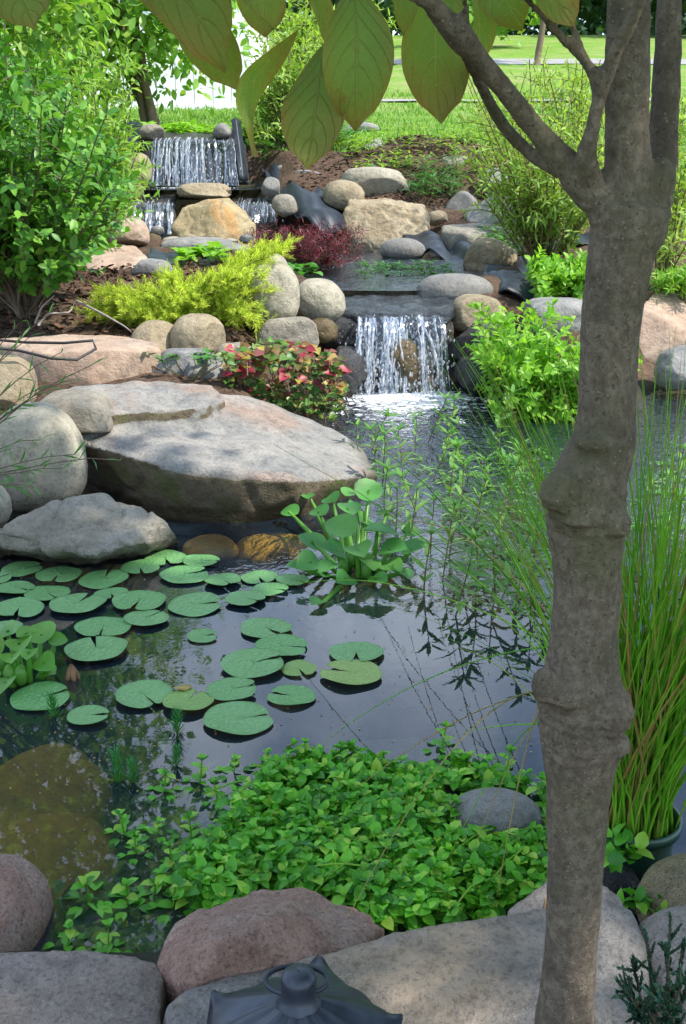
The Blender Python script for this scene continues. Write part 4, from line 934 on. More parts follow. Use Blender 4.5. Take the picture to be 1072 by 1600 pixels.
# ------------------------------------------------------------------ background: barn, trees, lawn grass
M['white'] = plain('white painted boards', (.82, .82, .82), (.76, .77, .79), .6, 3, .05)
M['roofm'] = plain('grey shingles', (.13, .13, .135), (.09, .09, .095), .9, 8, .4)
def barn():
    x0, x1, Yb = -13.0, -1.95, 25.0; z0, z1 = gz(-6, 25) - .3, 5.6
    t = thing('barn', ((x0 + x1) / 2, Yb, z0), 'white board sided barn behind the trees at upper left', 'barn')
    w = MB(); w.box((x0, Yb, z0), (x1, Yb + 7, z1))
    x = x0 + .15
    while x < x1 - .1: w.box((x, Yb - .03, z0 + .35), (x + .372, Yb - .002, z1)); x += .39
    w.build('wall', M['white'], t, smooth=False)
    r = MB(); r.add([(x0 - .4, Yb - .5, z1 + .05), (x1 + .4, Yb - .5, z1 + .05), (x1 + .4, Yb + 3.5, z1 + 2.4), (x0 - .4, Yb + 3.5, z1 + 2.4), (x0 - .4, Yb + 7.5, z1 + .05), (x1 + .4, Yb + 7.5, z1 + .05)], [[0, 1, 2, 3], [3, 2, 5, 4], [0, 3, 4], [1, 5, 2], [0, 4, 5, 1]])
    r.build('roof', M['roofm'], t, smooth=False)
    s = MB(); s.box((x0, Yb - .12, z0), (x1, Yb - .032, z0 + .345)); s.build('base_board', M['white'], t, smooth=False)
barn()
rg = np.random.RandomState(14)
TL = ['dark far tree behind the hanging leaves at top centre', 'dark far tree above the road left of the trunk', 'dark far tree above the road seen between branches', 'dark far tree right of the main trunk', 'far tree at the top right corner', 'far dark tree above the barn', 'far dark tree behind the barn at left']
for i, (px, Y) in enumerate([(560, 75), (690, 82), (810, 86), (960, 78), (1090, 72), (200, 60), (-40, 62)]):
    p = atY(px, 60, Y); p[2] = gz(p[0], p[1]); s = Y / 70
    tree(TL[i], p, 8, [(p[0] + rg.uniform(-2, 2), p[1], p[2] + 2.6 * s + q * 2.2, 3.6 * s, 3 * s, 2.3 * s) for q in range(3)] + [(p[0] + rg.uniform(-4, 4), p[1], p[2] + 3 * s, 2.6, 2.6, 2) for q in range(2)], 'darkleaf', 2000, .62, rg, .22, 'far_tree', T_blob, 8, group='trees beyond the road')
fw = Fol(); Bw = [(x_, 98 + 3 * math.sin(x_), gz(x_, 98) + 3.2, 5.5, 3, 3.4 + math.sin(x_ * .7)) for x_ in range(-52, 58, 6)]
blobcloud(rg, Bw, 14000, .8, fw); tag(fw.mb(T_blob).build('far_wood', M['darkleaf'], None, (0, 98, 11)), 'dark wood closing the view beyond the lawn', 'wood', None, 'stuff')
# slim pale trunk by the road
p = atY(839, 92, 44); p[2] = gz(p[0], p[1])
tree('slim pale trunk standing by the far road', p, 6, [(p[0], p[1], p[2] + 5, 2, 2, 1.4), (p[0] + 1, p[1], p[2] + 6.5, 2, 2, 1.6)], 'treeleaf', 900, .4, rg, .10, 'roadside_tree', T_blob, 6)
p = atY(745, 66, 58); p[2] = gz(p[0], p[1])
tree('rounded green tree on the rise beyond the road', p, 5, [(p[0], p[1], p[2] + 2.2, 2.6, 2.2, 1.8), (p[0] + 1.5, p[1], p[2] + 3.2, 2, 2, 1.6)], 'treeleaf', 1500, .4, rg, .16, 'round_tree', T_blob, 6)
def lawn_grass():
    rg = np.random.RandomState(15); n = 42000
    Y = 11.8 + rg.rand(n) ** 1.8 * 18; fx = rg.uniform(-.36, .36, n); X = fx * Y
    q = np.c_[X * 1.2, Y * 1.2, X * 0]; nn = fbm(q, 3, 3)
    ok = (Y > 12.3 + nn * 1.2) & ~((X < -.7) & (Y < 13.1)) & (abs(Y - 26.5) > .5)
    X, Y = X[ok], Y[ok]; Z = ground(X, Y); k = len(X)
    f = Fol(); D = rg.normal(0, .5, (k, 3)); D[:, 2] = 1; Nn = rg.normal(size=(k, 3)); Nn[:, 1] -= 1
    f.arr(np.c_[X, Y, Z - .01], D, Nn, rg.uniform(.03, .065, k) * (1 + Y / 25))
    tag(f.mb(tpl([(0, .1), (.5, .07), (1, .01)], .1, .3)).build('lawn_grass', M['grassblade'], None, (0, 15, 1.6)), 'sunlit green lawn grass beyond the rock garden', 'grass', None, 'stuff')
lawn_grass()
def chips():
    rg = np.random.RandomState(16); n = 9000
    Y = rg.uniform(5.3, 8.6, n); X = rg.uniform(-3.2, -.5, n)
    X[:2600] = rg.uniform(-.5, 2.2, 2600); Y[:2600] = rg.uniform(10.6, 13.2, 2600)
    dd = np.minimum(sdist(X, Y, P2), sdist(X, Y, P1)); ok = dd > .05; X, Y = X[ok], Y[ok]; k = len(X)
    D = rg.normal(0, 1, (k, 3)); D[:, 2] *= .45; Nn = rg.normal(0, .5, (k, 3)); Nn[:, 2] += 1
    f = Fol(); f.arr(np.c_[X, Y, ground(X, Y) + rg.uniform(0, .02, k)], D, Nn, rg.uniform(.02, .055, k))
    tag(f.mb(tpl([(0, .2), (.5, .3), (1, .15)], .1, .1)).build('mulch', M['mulch_chip'], None, (-1.5, 6.5, .45)), 'dark brown bark mulch round the juniper and on the berm', 'mulch', None, 'stuff')
chips()

# ------------------------------------------------------------------ lily pads
def padmat(name, c1, c2):
    m = N(name); ob = m.n('TexCoord').outputs['Object']; geo = m.n('ObjectInfo')
    ln = m.n('VectorMath', operation='LENGTH'); m.l(ob, ln.inputs[0]); r = ln.outputs['Value']
    sx = m.n('SeparateXYZ'); m.l(ob, sx.inputs[0]); an = m.math('ARCTAN2', sx.outputs['Y'], sx.outputs['X'])
    vein = m.ramp(m.math('ABSOLUTE', m.math('SINE', m.math('MULTIPLY', an, 7))), [(0, 1), (.10, 0)])
    col = m.mix(m.noise(ob, 2.2, 4), c1, c2)
    col = m.mix(m.math('MULTIPLY', vein, .3), col, (.28, .42, .12))
    col = m.mix(m.math('MULTIPLY', geo.outputs['Random'], .5), col, (.09, .28, .07))
    col = m.mix(m.ramp(m.noise(ob, 9, 3), [(.66, 0), (.72, .9)]), col, (.11, .075, .03))
    col = m.mix(m.ramp(m.math('ADD', r, m.math('MULTIPLY', m.noise(ob, 4), .12)), [(1.0, 0), (1.05, .6)]), col, (.14, .09, .04))
    bs = m.pr(col, .3, .5, m.bump(m.math('ADD', m.math('MULTIPLY', vein, -.4), m.noise(ob, 6, 3)), .35, .03))
    return m.fin(bs)
M['pad'] = padmat('lily pad green', (.11, .27, .09), (.19, .38, .14)); M['pad_y'] = padmat('lily pad yellow green', (.22, .33, .07), (.30, .38, .10))
PADS = [(36, 891, 66, 'first pad of the top row at the left edge'), (92, 901, 74, 'pad in the top row with a notch facing away'), (163, 909, 76, 'pad right under the low buff stone tip'), (219, 892, 62, 'pad touching the right end of the low buff stone'),
 (259, 875, 66, 'farthest pad of all'), (315, 879, 60, 'far pad with a bitten brown rim'), (289, 902, 76, 'wide pad below the farthest two'), (348, 911, 58, 'pad left of the pale far pair'), (405, 904, 58, 'dull brownish green far pad near hyacinths'),
 (457, 909, 52, 'pad nearest to the hyacinth leaves'), (423, 925, 58, 'pad under the dull brownish one'), (384, 940, 62, 'round pad alone below the far row'), (305, 947, 88, 'wide pad with slit on right in open water'), (174, 931, 52, 'small pad tucked between two larger ones'),
 (218, 943, 86, 'pad with slit curling in middle of the left cluster'), (122, 948, 86, 'broad pad at centre of left cluster'), (75, 929, 72, 'pad overlapping the one at its left'), (25, 922, 60, 'pad at left edge second from the top'), (30, 955, 78, 'large pad at the left edge'),
 (8, 988, 60, 'pad above the left hyacinth'), (-6, 906, 50, 'pad cut off by the left edge'), (162, 983, 86, 'pad right above the notched large one'), (229, 970, 70, 'pad tucked right of the cluster centre'), (151, 1019, 98, 'large pad with raised notch beside left hyacinth'),
 (317, 996, 50, 'smallest pad floating alone'), (416, 985, 82, 'top pad of the middle chain'), (441, 1014, 84, 'second pad of the middle chain'), (396, 1042, 102, 'largest pad of the middle chain with curled left rim'), (467, 1048, 56, 'small yellowish pad at right of the middle chain'),
 (557, 1023, 84, 'upper pad of the right hand pair'), (548, 1056, 96, 'yellow green lower pad of the right hand pair'), (363, 1083, 80, 'pad with slit on right above the biggest front pad'), (455, 1090, 76, 'pad with browned left rim'), (373, 1127, 110, 'biggest front pad with slit on right'),
 (225, 1090, 91, 'dark round pad with tiny notch'), (294, 1101, 78, 'yellow green pad beside the dark round one'), (64, 1092, 96, 'dark pad under the left hyacinth'), (139, 1122, 68, 'smooth front pad near the feathery sprigs')]
NOT = {2: 1.5, 15: 1.2, 23: 1.9, 30: 2.8, 35: 1.2, 33: .2, 31: .3, 12: .1, 26: -.2, 27: .4, 28: -1.2, 34: -1.0, 36: .4, 32: 2.9, 29: -1.6}
def padmesh(seed, notch):
    rg = np.random.RandomState(seed); ns = 44; rings = [.0, .25, .5, .75, .93, 1.0]; V = []; Fq = []; w = rg.uniform(.04, .16)
    th = np.linspace(notch + w, notch + 2 * math.pi - w, ns); pz = rg.rand(4) * 6
    for r in rings:
        for t in th:
            rr = r * (1 + .03 * math.sin(2 * t + pz[0]) + .02 * math.sin(5 * t + pz[1])); d = min(t - th[0], th[-1] - t)
            rr *= 1 - .12 * math.exp(-d * 5)
            z = .012 * r * r * math.sin(3 * t + pz[2]) + (.05 * (r > .95) * max(0, math.sin(2 * t + pz[3]))) + .05 * r * math.exp(-d * 6) * rg.choice([.3, 1])
            V.append((rr * math.cos(t), rr * math.sin(t), z))
    for i in range(len(rings) - 1):
        for j in range(ns - 1): a = i * ns + j; Fq.append([a, a + 1, a + ns + 1, a + ns])
    return V, [q[::-1] for q in Fq]
for i, (px, py, w, l) in enumerate(PADS):
    V, Fq = padmesh(i, NOT.get(i, random.Random(i).uniform(-2, 1)))
    c = atz(px, py, 0); r = w / 2 * mpp(py, c[1]); yel = i in (28, 30, 35)
    me = bpy.data.meshes.new('lily_pad'); me.from_pydata(V, [], Fq); me.materials.append(M['pad_y' if yel else 'pad'])
    me.polygons.foreach_set('use_smooth', [True] * len(me.polygons)); me.update()
    o = bpy.data.objects.new('lily_pad', me); C.objects.link(o); o.location = (c[0], c[1], .0055 + .0022 * (i % 4)); o.scale = (r, r, r); rt = random.Random(i + 50); o.rotation_euler = (rt.uniform(-.04, .04), rt.uniform(-.04, .04), 0)
    sd_ = o.modifiers.new('thickness', 'SOLIDIFY'); sd_.thickness = .008; sd_.offset = 1
    tag(o, l + ' among floating lily pads', 'lily pad', 'lily pads floating on the pond')

def debris():
    rg = np.random.RandomState(33); f = Fol()
    for k in range(420):
        px = rg.uniform(0, 860); py = rg.uniform(860, 1240); c = atz(px, py, .002)
        if sdist(np.array([c[0]]), np.array([c[1]]), P1)[0] > -.04: continue
        a = rg.rand() * 6.28; f.add(c, np.array([math.cos(a), math.sin(a), 0]), (0, 0, 1), rg.uniform(.002, .007))
    tag(f.mb(T_blob).build('floating_debris', M['reed_dry'], None, (0, 2.5, 0)), 'tiny bits of plant litter afloat on the still water', 'debris', None, 'stuff')
debris()
# ------------------------------------------------------------------ water hyacinths
def hyacinth(label, name, leaves, base, mat, rg, size, bulbs=4):
    t = thing(name, base, label, 'water plant', 'water hyacinths'); st = MB(); fo = Fol(); base = np.array(base)
    for (px, py, z, s) in leaves:
        p = atz(px, py, z); out = p - base; out[2] = 0; out /= np.linalg.norm(out) + 1e-6
        r0 = base + out * rg.uniform(.02, .06) + np.array([0, 0, .0]); P = path(r0 * .6 + p * .4 - np.array([0, 0, z * .6]), p, 6, 0, rg, .05)
        st.tube(P, [.011, .008, .0045], 6)
        d = out + np.array([rg.normal(0, .3), -.3 + rg.normal(0, .3), rg.uniform(-.1, .5)]); fo.add(p - d / np.linalg.norm(d) * s * size * .4, d, np.array([0, -.45, 1]) + rg.normal(0, .25, 3), size * s)
    for k in range(bulbs):
        a = rg.rand() * 6.28; st.ball(base + np.array([math.cos(a) * .05, math.sin(a) * .05 - .03, .025]), (.018, .018, .03), 9, 7)
    st.build('stalks', M['hya_bright'], t)
    tp = tpl([(0, .12), (.06, .30), (.2, .43), (.42, .47), (.65, .40), (.85, .24), (1, .02)], .18, .12)
    fo.mb(tp).build('leaves', M[mat], t); return t
rg = np.random.RandomState(20)
hyacinth('cluster of round leaved water hyacinths in the pond centre', 'water_hyacinth', [
    (575, 768, .16, 1.1), (545, 795, .14, .9), (518, 780, .12, .8), (500, 800, .10, .8), (535, 825, .13, 1.15), (590, 830, .13, 1.1), (488, 848, .05, 1.0), (455, 800, .05, .75), (560, 858, .10, 1.0), (610, 858, .08, 1.0), (643, 858, .06, .9),
    (484, 878, .06, .9), (510, 900, .04, .7), (575, 880, .05, .9), (610, 885, .04, .9), (545, 770, .10, .7), (605, 800, .08, .8), (570, 812, .08, .8), (640, 830, .05, .7), (497, 940, .015, .6), (480, 775, .08, .6), (525, 860, .08, .9), (560, 790, .12, .8), (630, 895, .03, .7), (590, 905, .02, .7), (465, 885, .04, .6), (540, 905, .03, .8), (515, 885, .05, .8)],
    atz(560, 890, 0), 'hya', rg, .098, 7)
hyacinth('bright water hyacinth rosette at left edge among lily pads', 'water_hyacinth', [
    (65, 990, .07, 1.25), (30, 1005, .09, 1.0), (12, 985, .06, .9), (88, 1000, .06, .7), (20, 1025, .08, .9), (70, 1035, .05, .9), (8, 1068, .03, .9), (75, 1052, .02, .8), (-10, 1010, .06, .9), (45, 1020, .09, .7), (-15, 1050, .04, .8), (40, 990, .1, .8)],
    atz(38, 1048, 0), 'hya_bright', rg, .072, 4)
# withered leaf
mb_ = MB(); c = atz(113, 1060, 0)
for k in range(5):
    Q = [c + np.array([.012 * math.cos(k * 1.3) * f, .012 * math.sin(k * 1.3) * f, .035 * (1 - f) ** 1 + .004]) for f in np.linspace(0, 1.6, 6)]
    mb_.tube(Q, [.003, .009, .007, .003], 6, True, .4)
tag(mb_.build('withered_leaf', M['dry']), 'withered brown leaf floating right of the left hyacinth', 'dead leaf')
m_ = MB(); c = atz(285, 1082, .004); th = np.linspace(0, 2 * math.pi, 15)[:-1]
V = [(c[0] + .021 * math.cos(a) * (1 + .2 * math.sin(3 * a)), c[1] + .012 * math.sin(a), .018 + .003 * math.sin(2 * a)) for a in th]
o = mk('fallen_leaf', V, [list(range(14))], plain('fallen yellow leaf', (.45, .36, .10), (.3, .2, .07))); s_ = o.modifiers.new('t', 'SOLIDIFY'); s_.thickness = .002
tag(o, 'small fallen yellow leaf stuck to the yellow green pad', 'dead leaf')

# ------------------------------------------------------------------ emergent stems
def stemplant(rg, h, nl, lsz, T, leafm, lean=.15, name='emergent_plant', st_r=.003, cat='water plant', label='', group=None, opp=True, pairs=2):
    t = thing(name, (0, 0, 0), label, cat, group); P = path((0, 0, -.03), (rg.normal(0, h * lean), rg.normal(0, h * lean), h), 8, 0, rg, .06)
    m = MB(); m.tube(P, [st_r, st_r * .6], 4); f = Fol()
    along(f, P, nl, lsz, rg, 1.0, .25, .98, opp, .3, .5, .25, .1, pairs)
    for k in range(4): a = k * 1.57 + rg.rand(); f.add(P[-1], np.array([math.cos(a), math.sin(a), .7]), (0, 0, 1), lsz * .9)
    m.build('stem', M['thinstem'], t); f.mb(T).build('leaves', M[leafm], t); return t
def hide_master(t):                           # take an unused pattern out of the scene again
    for c in list(t.children): bpy.data.objects.remove(c)
    bpy.data.objects.remove(t)
rg = np.random.RandomState(21)
EG = 'leafy stems standing in the rippling water'
masters = [stemplant(rg, h, n, l, T_lance, 'emerg', .25, group=EG) for h, n, l in ((.20, 6, .068), (.15, 5, .068), (.26, 7, .07), (.12, 4, .072), (.18, 5, .068))]
used = set()
EM = [(560, 668), (578, 640), (596, 700), (612, 735), (630, 675), (648, 648), (655, 740), (672, 690), (690, 660), (700, 720), (718, 760), (735, 690), (752, 655), (765, 700), (748, 740), (780, 660), (790, 740), (770, 780), (800, 700), (640, 790), (672, 800), (700, 812), (728, 805), (755, 830), (785, 800), (815, 770), (830, 720), (690, 850), (720, 862), (660, 860), (745, 880), (775, 862), (805, 850), (835, 820), (620, 770), (600, 760), (710, 900), (760, 915), (800, 900), (830, 880), (840, 770), (1040, 760), (1060, 820), (1020, 850), (1050, 720), (1068, 900), (590, 670), (665, 630), (820, 680), (700, 630)]
ELB = lambda x, y: 'leafy stem standing in the ripples %s' % ('just below the lower fall' if y < 690 else 'off the tip of the big slab' if x < 640 else 'close behind the hyacinths' if x < 720 and y > 770 else 'right of the trunk' if x > 900 else 'left of the rush blades' if x > 760 else 'in the open middle of the rippled water')
for i, (px, py) in enumerate(EM):
    k = i % 5; c = atz(px, py + 60, 0); 
    if sdist(np.array([c[0]]), np.array([c[1]]), P1)[0] > -.05: continue
    sc = rg.uniform(.8, 1.15); zone = ELB(px, py)
    if k not in used: o = masters[k]; used.add(k); o.location = c; o.rotation_euler = (0, 0, rg.rand() * 6); o.scale = (sc,) * 3; o['label'] = zone
    else: dup(masters[k], c, rg.rand() * 6, sc, zone)
for k in range(5):
    if k not in used: hide_master(masters[k])
# floating leaves of the same weed, lying on the surface
def floaters():
    rg = np.random.RandomState(22); f = Fol()
    for k in range(600):
        px = rg.uniform(600, 1072); py = rg.uniform(700, 960)
        if px < 640 + (py - 700) * .5 or vn(np.array([[px * .03, py * .06, 1]]), 4)[0] < -.05: continue
        c = atz(px, py, .006); 
        a = rg.rand() * 6.28
        for q in range(3): f.add(c + rg.normal(0, .012, 3) * np.array([1, 1, 0]), np.array([math.cos(a + q * 2), math.sin(a + q * 2), rg.uniform(0, .3)]), (0, 0, 1), rg.uniform(.03, .065))
    tag(f.mb(T_lance).build('floating_weed', M['emerg'], None, (1, 4, 0)), 'loose weed leaves afloat between the standing stems', 'water plant', None, 'stuff')
floaters()

# ------------------------------------------------------------------ creeping green mat
def in_poly(x, y, P):
    n = len(P); c = False
    for i in range(n):
        x0, y0 = P[i]; x1, y1 = P[(i + 1) % n]
        if (y0 > y) != (y1 > y) and x < (x1 - x0) * (y - y0) / (y1 - y0 + 1e-9) + x0: c = not c
    return c
def mat_plant():
    rg = np.random.RandomState(23); f = Fol(); st = MB(); t = thing('creeping_plant', atz(600, 1330, 0), 'dense mat of small round bright green leaves at the near bank', 'water plant'); t['kind'] = 'stuff'
    poly = [(440, 1200), (490, 1182), (560, 1192), (640, 1215), (720, 1205), (800, 1225), (860, 1240), (860, 1420), (790, 1425), (640, 1455), (600, 1455), (560, 1430), (470, 1405), (380, 1395), (330, 1432), (290, 1405), (300, 1368), (345, 1335), (375, 1290), (405, 1245)]
    n = 0
    while n < 1300:
        px = rg.uniform(230, 870); py = rg.uniform(1180, 1470)
        if not in_poly(px, py, poly): continue
        if 685 < px < 855 and 1235 < py < 1335 and not (rg.rand() < .05): continue
        n += 1; c = atz(px, py, 0); h = rg.uniform(.012, .055) * (1 if py > 1230 else .6); c[1] -= 0
        tip = c + np.array([rg.normal(0, .02), rg.normal(0, .02), h]); P = path(c, tip, 5); st.tube(P, [.0018, .0012], 4, False)
        along(f, P, 3, .028, rg, 1.2, .35, .95, True, .3, 1.2, .3, .15)
        a = rg.rand() * 6.28
        for q in range(2): f.add(tip, np.array([math.cos(a + q * 3.14), math.sin(a + q * 3.14), .9]), (0, 0, 1), .017)
    for k in range(9):                               # runners
        px = rg.uniform(300, 840); py = rg.uniform(1230, 1430); c = atz(px, py, .04); a = rg.uniform(-.6, .9); L = rg.uniform(.05, .14)
        st.tube(path(c, c + np.array([L * math.cos(a), L * math.sin(a), .02]), 6, 0, rg, .05, .3), .002, 5)
    st.build('stems', M['mint'], t); f.mb(T_round).build('leaves', M['mat'], t)
mat_plant()
# separate sprigs around it
rg = np.random.RandomState(24); SG = 'floating sprigs beside the green mat'
def sprig(h, nl, sz, mat, pairs=2):
    t = thing('leafy_sprig', (0, 0, 0), '', 'water plant', SG); P = path((0, 0, -.01), (.006, .004, h), 6); m = MB(); m.tube(P, .0016, 4); f = Fol()
    along(f, P, nl, sz, rg, 1.2, .2, .95, True, .25, 1, .2, .1, pairs)
    for k in range(3): a = k * 2.1; f.add(P[-1], np.array([math.cos(a), math.sin(a), 1.]), (0, 0, 1), sz * .6)
    for k in range(5): a = k * 1.26 + .3; f.add(np.array([.02 * math.cos(a), .02 * math.sin(a), .001]), np.array([math.cos(a), math.sin(a), 0.]), (0, 0, 1), sz * 1.1)
    m.build('stem', M['mint'], t); f.mb(T_round).build('leaves', M[mat], t); return t
sm = [sprig(.035, 3, .021, 'mat'), sprig(.05, 4, .023, 'mat'), sprig(.025, 2, .025, 'mat')]
SP = [(255, 1225, 'leftmost of the upper row of sprigs'), (312, 1212, 'sprig right of the feathery tufts'), (364, 1195, 'sprig high in open water left of the mat'), (415, 1188, 'tiny sprig at upper left tip of the mat'), (475, 1180, 'sprig at the top of the mat'), (512, 1190, 'yellowish sprig on top edge of mat'), (600, 1185, 'sprig standing alone above the mat'),
      (690, 1160, 'sprig in open water above the grey stone'), (718, 1188, 'sprig above right part of mat'), (196, 1290, 'lone sprig at left with stem'), (212, 1322, 'sprig below the lone left one'), (245, 1290, 'sprig with pale leaves under water beside it'), (300, 1298, 'upright bright sprig left of the mat'), (272, 1345, 'big sprig at the left end of mat'),
      (240, 1385, 'large leaved sprig above the red boulder'), (270, 1405, 'double sprig near the red boulder'), (340, 1240, 'small sprig beside the pale submerged leaves'), (385, 1240, 'sprig bordering the mat at upper left'), (105, 1465, 'sprig behind bottom left slab'), (170, 1480, 'bright sprig at edge of bottom left slab'), (145, 1395, 'pale sprig half under water at left'), (200, 1400, 'pale low sprig nearest the red boulder'),
      (790, 1200, 'sprig next to the dark small stone'), (860, 1400, 'sprig between slab and trunk')]
for i, (px, py, l) in enumerate(SP):
    c = atz(px, py + 12, 0)
    if i < 3: o = sm[i]; o.location = c; o['label'] = l; o.scale = (1.1,) * 3
    else: dup(sm[i % 3], c, i * 1.7, rg.uniform(.85, 1.35), l)
# pale leaves just under the water
def subleaves():
    rg = np.random.RandomState(25); f = Fol()
    for k in range(200):
        px, py = rg.choice([0, 1, 2, 3], p=[.5, .2, .2, .1]), 0
        if px == 0: px, py = rg.normal(300, 45), rg.normal(1275, 38)
        elif px == 1: px, py = rg.normal(170, 35), rg.normal(1400, 15)
        elif px == 2: px, py = rg.normal(180, 40), rg.normal(1470, 14)
        else: px, py = rg.normal(690, 40), rg.normal(1180, 15)
        c = atz(px, py, -.012)
        for q in range(2): a = rg.rand() * 6.28; f.add(c, np.array([math.cos(a), math.sin(a), 0]), (0, 0, 1), rg.uniform(.018, .032))
    tag(f.mb(T_round).build('submerged_leaves', M['sub'], None, (0, 2, 0)), 'pale green leaves just under the water around the mat', 'water plant', None, 'stuff')
subleaves()
# parrot feather tufts
def tuft():
    t = thing('feathery_sprig', (0, 0, 0), '', 'water plant', 'feathery tufts in open water'); P = path((0, 0, -.02), (.004, 0, .05), 6); m = MB(); m.tube(P, .002, 5); f = Fol()
    along(f, P, 16, .03, rg, 1.0, .15, 1, True, .1, .5, .15, .4, 5); m.build('stem', M['mint'], t); f.mb(tpl([(0, .02), (.5, .06), (1, .01)], .1, -.25)).build('leaves', M['feather'], t); return t
t0 = tuft()
for i, (px, py, l) in enumerate([(276, 1145, 'feathery green tuft below the yellow green pad'), (275, 1195, 'smaller feathery tuft under the first one'), (186, 1220, 'spreading feathery tuft at left of the sprigs'), (84, 1118, 'feathery tuft beside the dark pad under the hyacinth')]):
    c = atz(px, py, 0)
    if i == 0: t0.location = c; t0['label'] = l
    else: dup(t0, c, i, (.8, 1.15, 1.0)[i - 1], l, (.0, .3 * (i == 2)))
t1 = dup(t0, atz(208, 1222, 0), 2.2, .9, 'feathery tuft overlapping the spreading one on its right'); 

# ------------------------------------------------------------------ potted rush
M['pot'] = plain('dark green plastic pot', (.02, .075, .045), (.025, .06, .04), .35, 20, .05, .5)
def rush():
    rg = np.random.RandomState(26); c = atz(990, 1272, .10); c[2] = .01
    t = thing('potted_rush', c, 'tall green rush growing in dark green pot right of the trunk', 'potted plant', None)
    m = MB(); prof = [(.0, -.16), (.062, -.16), (.075, .05), (.078, .07), (.086, .07), (.087, .09), (.081, .09), (.078, .06), (.0, .06)]; V = []; ns = 40
    for r, z in prof[1:-1]:
        for j in range(ns): a = j / ns * 2 * math.pi; V.append(c + np.array([r * math.cos(a), r * math.sin(a), z]))
    Fq = [[i * ns + j, i * ns + (j + 1) % ns, (i + 1) * ns + (j + 1) % ns, (i + 1) * ns + j] for i in range(len(prof) - 3) for j in range(ns)]
    m.add(V, Fq); m.build('pot', M['pot'], t)
    s = MB(); s.ball(c + np.array([0, 0, .055]), (.077, .077, .012), 24, 8); s.build('soil', M['soil'], t)
    g = MB(); dr = MB()
    for k in range(420):
        a = rg.rand() * 6.28; r = .07 * math.sqrt(rg.rand()); p = c + np.array([r * math.cos(a), r * math.sin(a), .06])
        side = rg.rand(); h = rg.uniform(.45, .95)
        lean = np.array([rg.normal(.12, .30), rg.normal(.06, .28)])
        if side < .20: lean = np.array([rg.uniform(-.42, -.2), rg.normal(.35, .15)])
        if side > .93: lean *= 1.8; h *= .9
        n = 9; tt = np.linspace(0, 1, n)[:, None]
        P = p + np.concatenate([lean[None] * (tt ** 1.6) * h, h * (tt - .12 * tt ** 3 * np.linalg.norm(lean))], 1)
        P[:, :2] += np.cumsum(rg.normal(0, .004, (n, 2)), 0)
        w = rg.uniform(.0011, .0029); (dr if rg.rand() < .12 else g).tube(P, [w * 1.3, w, w * .7, w * .2], 3, False)
    tag(g.build('blades', M['reed'], t), kind='stuff')
    # long arching blades reaching left over the water, given by where they start and end
    for (a, b, up, dry) in [((850, 1000, .30), (450, 915, .10), .25, 0), ((860, 1000, .25), (690, 780, .12), .3, 0), ((862, 1075, .22), (560, 1230, .12), .3, 1), ((860, 1080, .23), (545, 1430, .22), .5, 1), ((852, 1110, .2), (710, 1010, .10), .2, 0), ((850, 1132, .2), (735, 1142, .16), .15, 0),
                            ((862, 1010, .3), (505, 1160, .04), .35, 0), ((855, 900, .3), (520, 690, .2), .2, 1), ((858, 960, .3), (600, 820, .16), .3, 1), ((860, 1050, .25), (775, 1400, .06), .5, 1), ((858, 1100, .2), (740, 1330, .06), .4, 1), ((850, 1120, .2), (700, 1340, .1), .4, 0), ((862, 960, .3), (640, 640, .2), .25, 0), ((862, 860, .35), (700, 690, .2), .2, 0), ((860, 1050, .3), (640, 880, .1), .3, 0), ((862, 1020, .3), (700, 900, .06), .4, 0), ((864, 1300, .1), (845, 1480, .13), .2, 1)]:
        A = atz(*a); B = atz(*b); Q = path(A, B, 14, 0, rg, .006, up)
        root = c + np.array([-.05, .0, .06]); P = np.vstack([path(root, A, 6, 0, None, 0, 0)[:-1], Q])
        (dr if dry else g2).tube(P, [.002, .0017, .0013, .0006], 4, False)
    tag(dr.build('dry_blades', M['reed_dry'], t), 'dry straw coloured blades', kind='stuff'); g2.build('arching_blades', M['reed'], t)
g2 = MB(); rush()
# sprouts by the pot
rg = np.random.RandomState(27)
b = atz(962, 1350, .05)
shrub('small leafy sprout on the dark stone beside the pot', 'plant', 'leafy_sprout', b, [b + np.array([rg.normal(0, .025), rg.normal(-.01, .02), rg.uniform(.02, .05)]) for k in range(7)], 'mat', T_round, .035, 60, rg, .002, 0, .05, .05, .2, stemm='thinstem')
b = atz(1000, 1425, .06)
shrub('tiny sprout between the dark stone and corner stone', 'plant', 'leafy_sprout', b, [b + np.array([rg.normal(0, .02), rg.normal(0, .015), rg.uniform(.01, .03)]) for k in range(6)], 'mat', T_round, .024, 60, rg, .0015, 0, .05, .05, .2, stemm='thinstem')

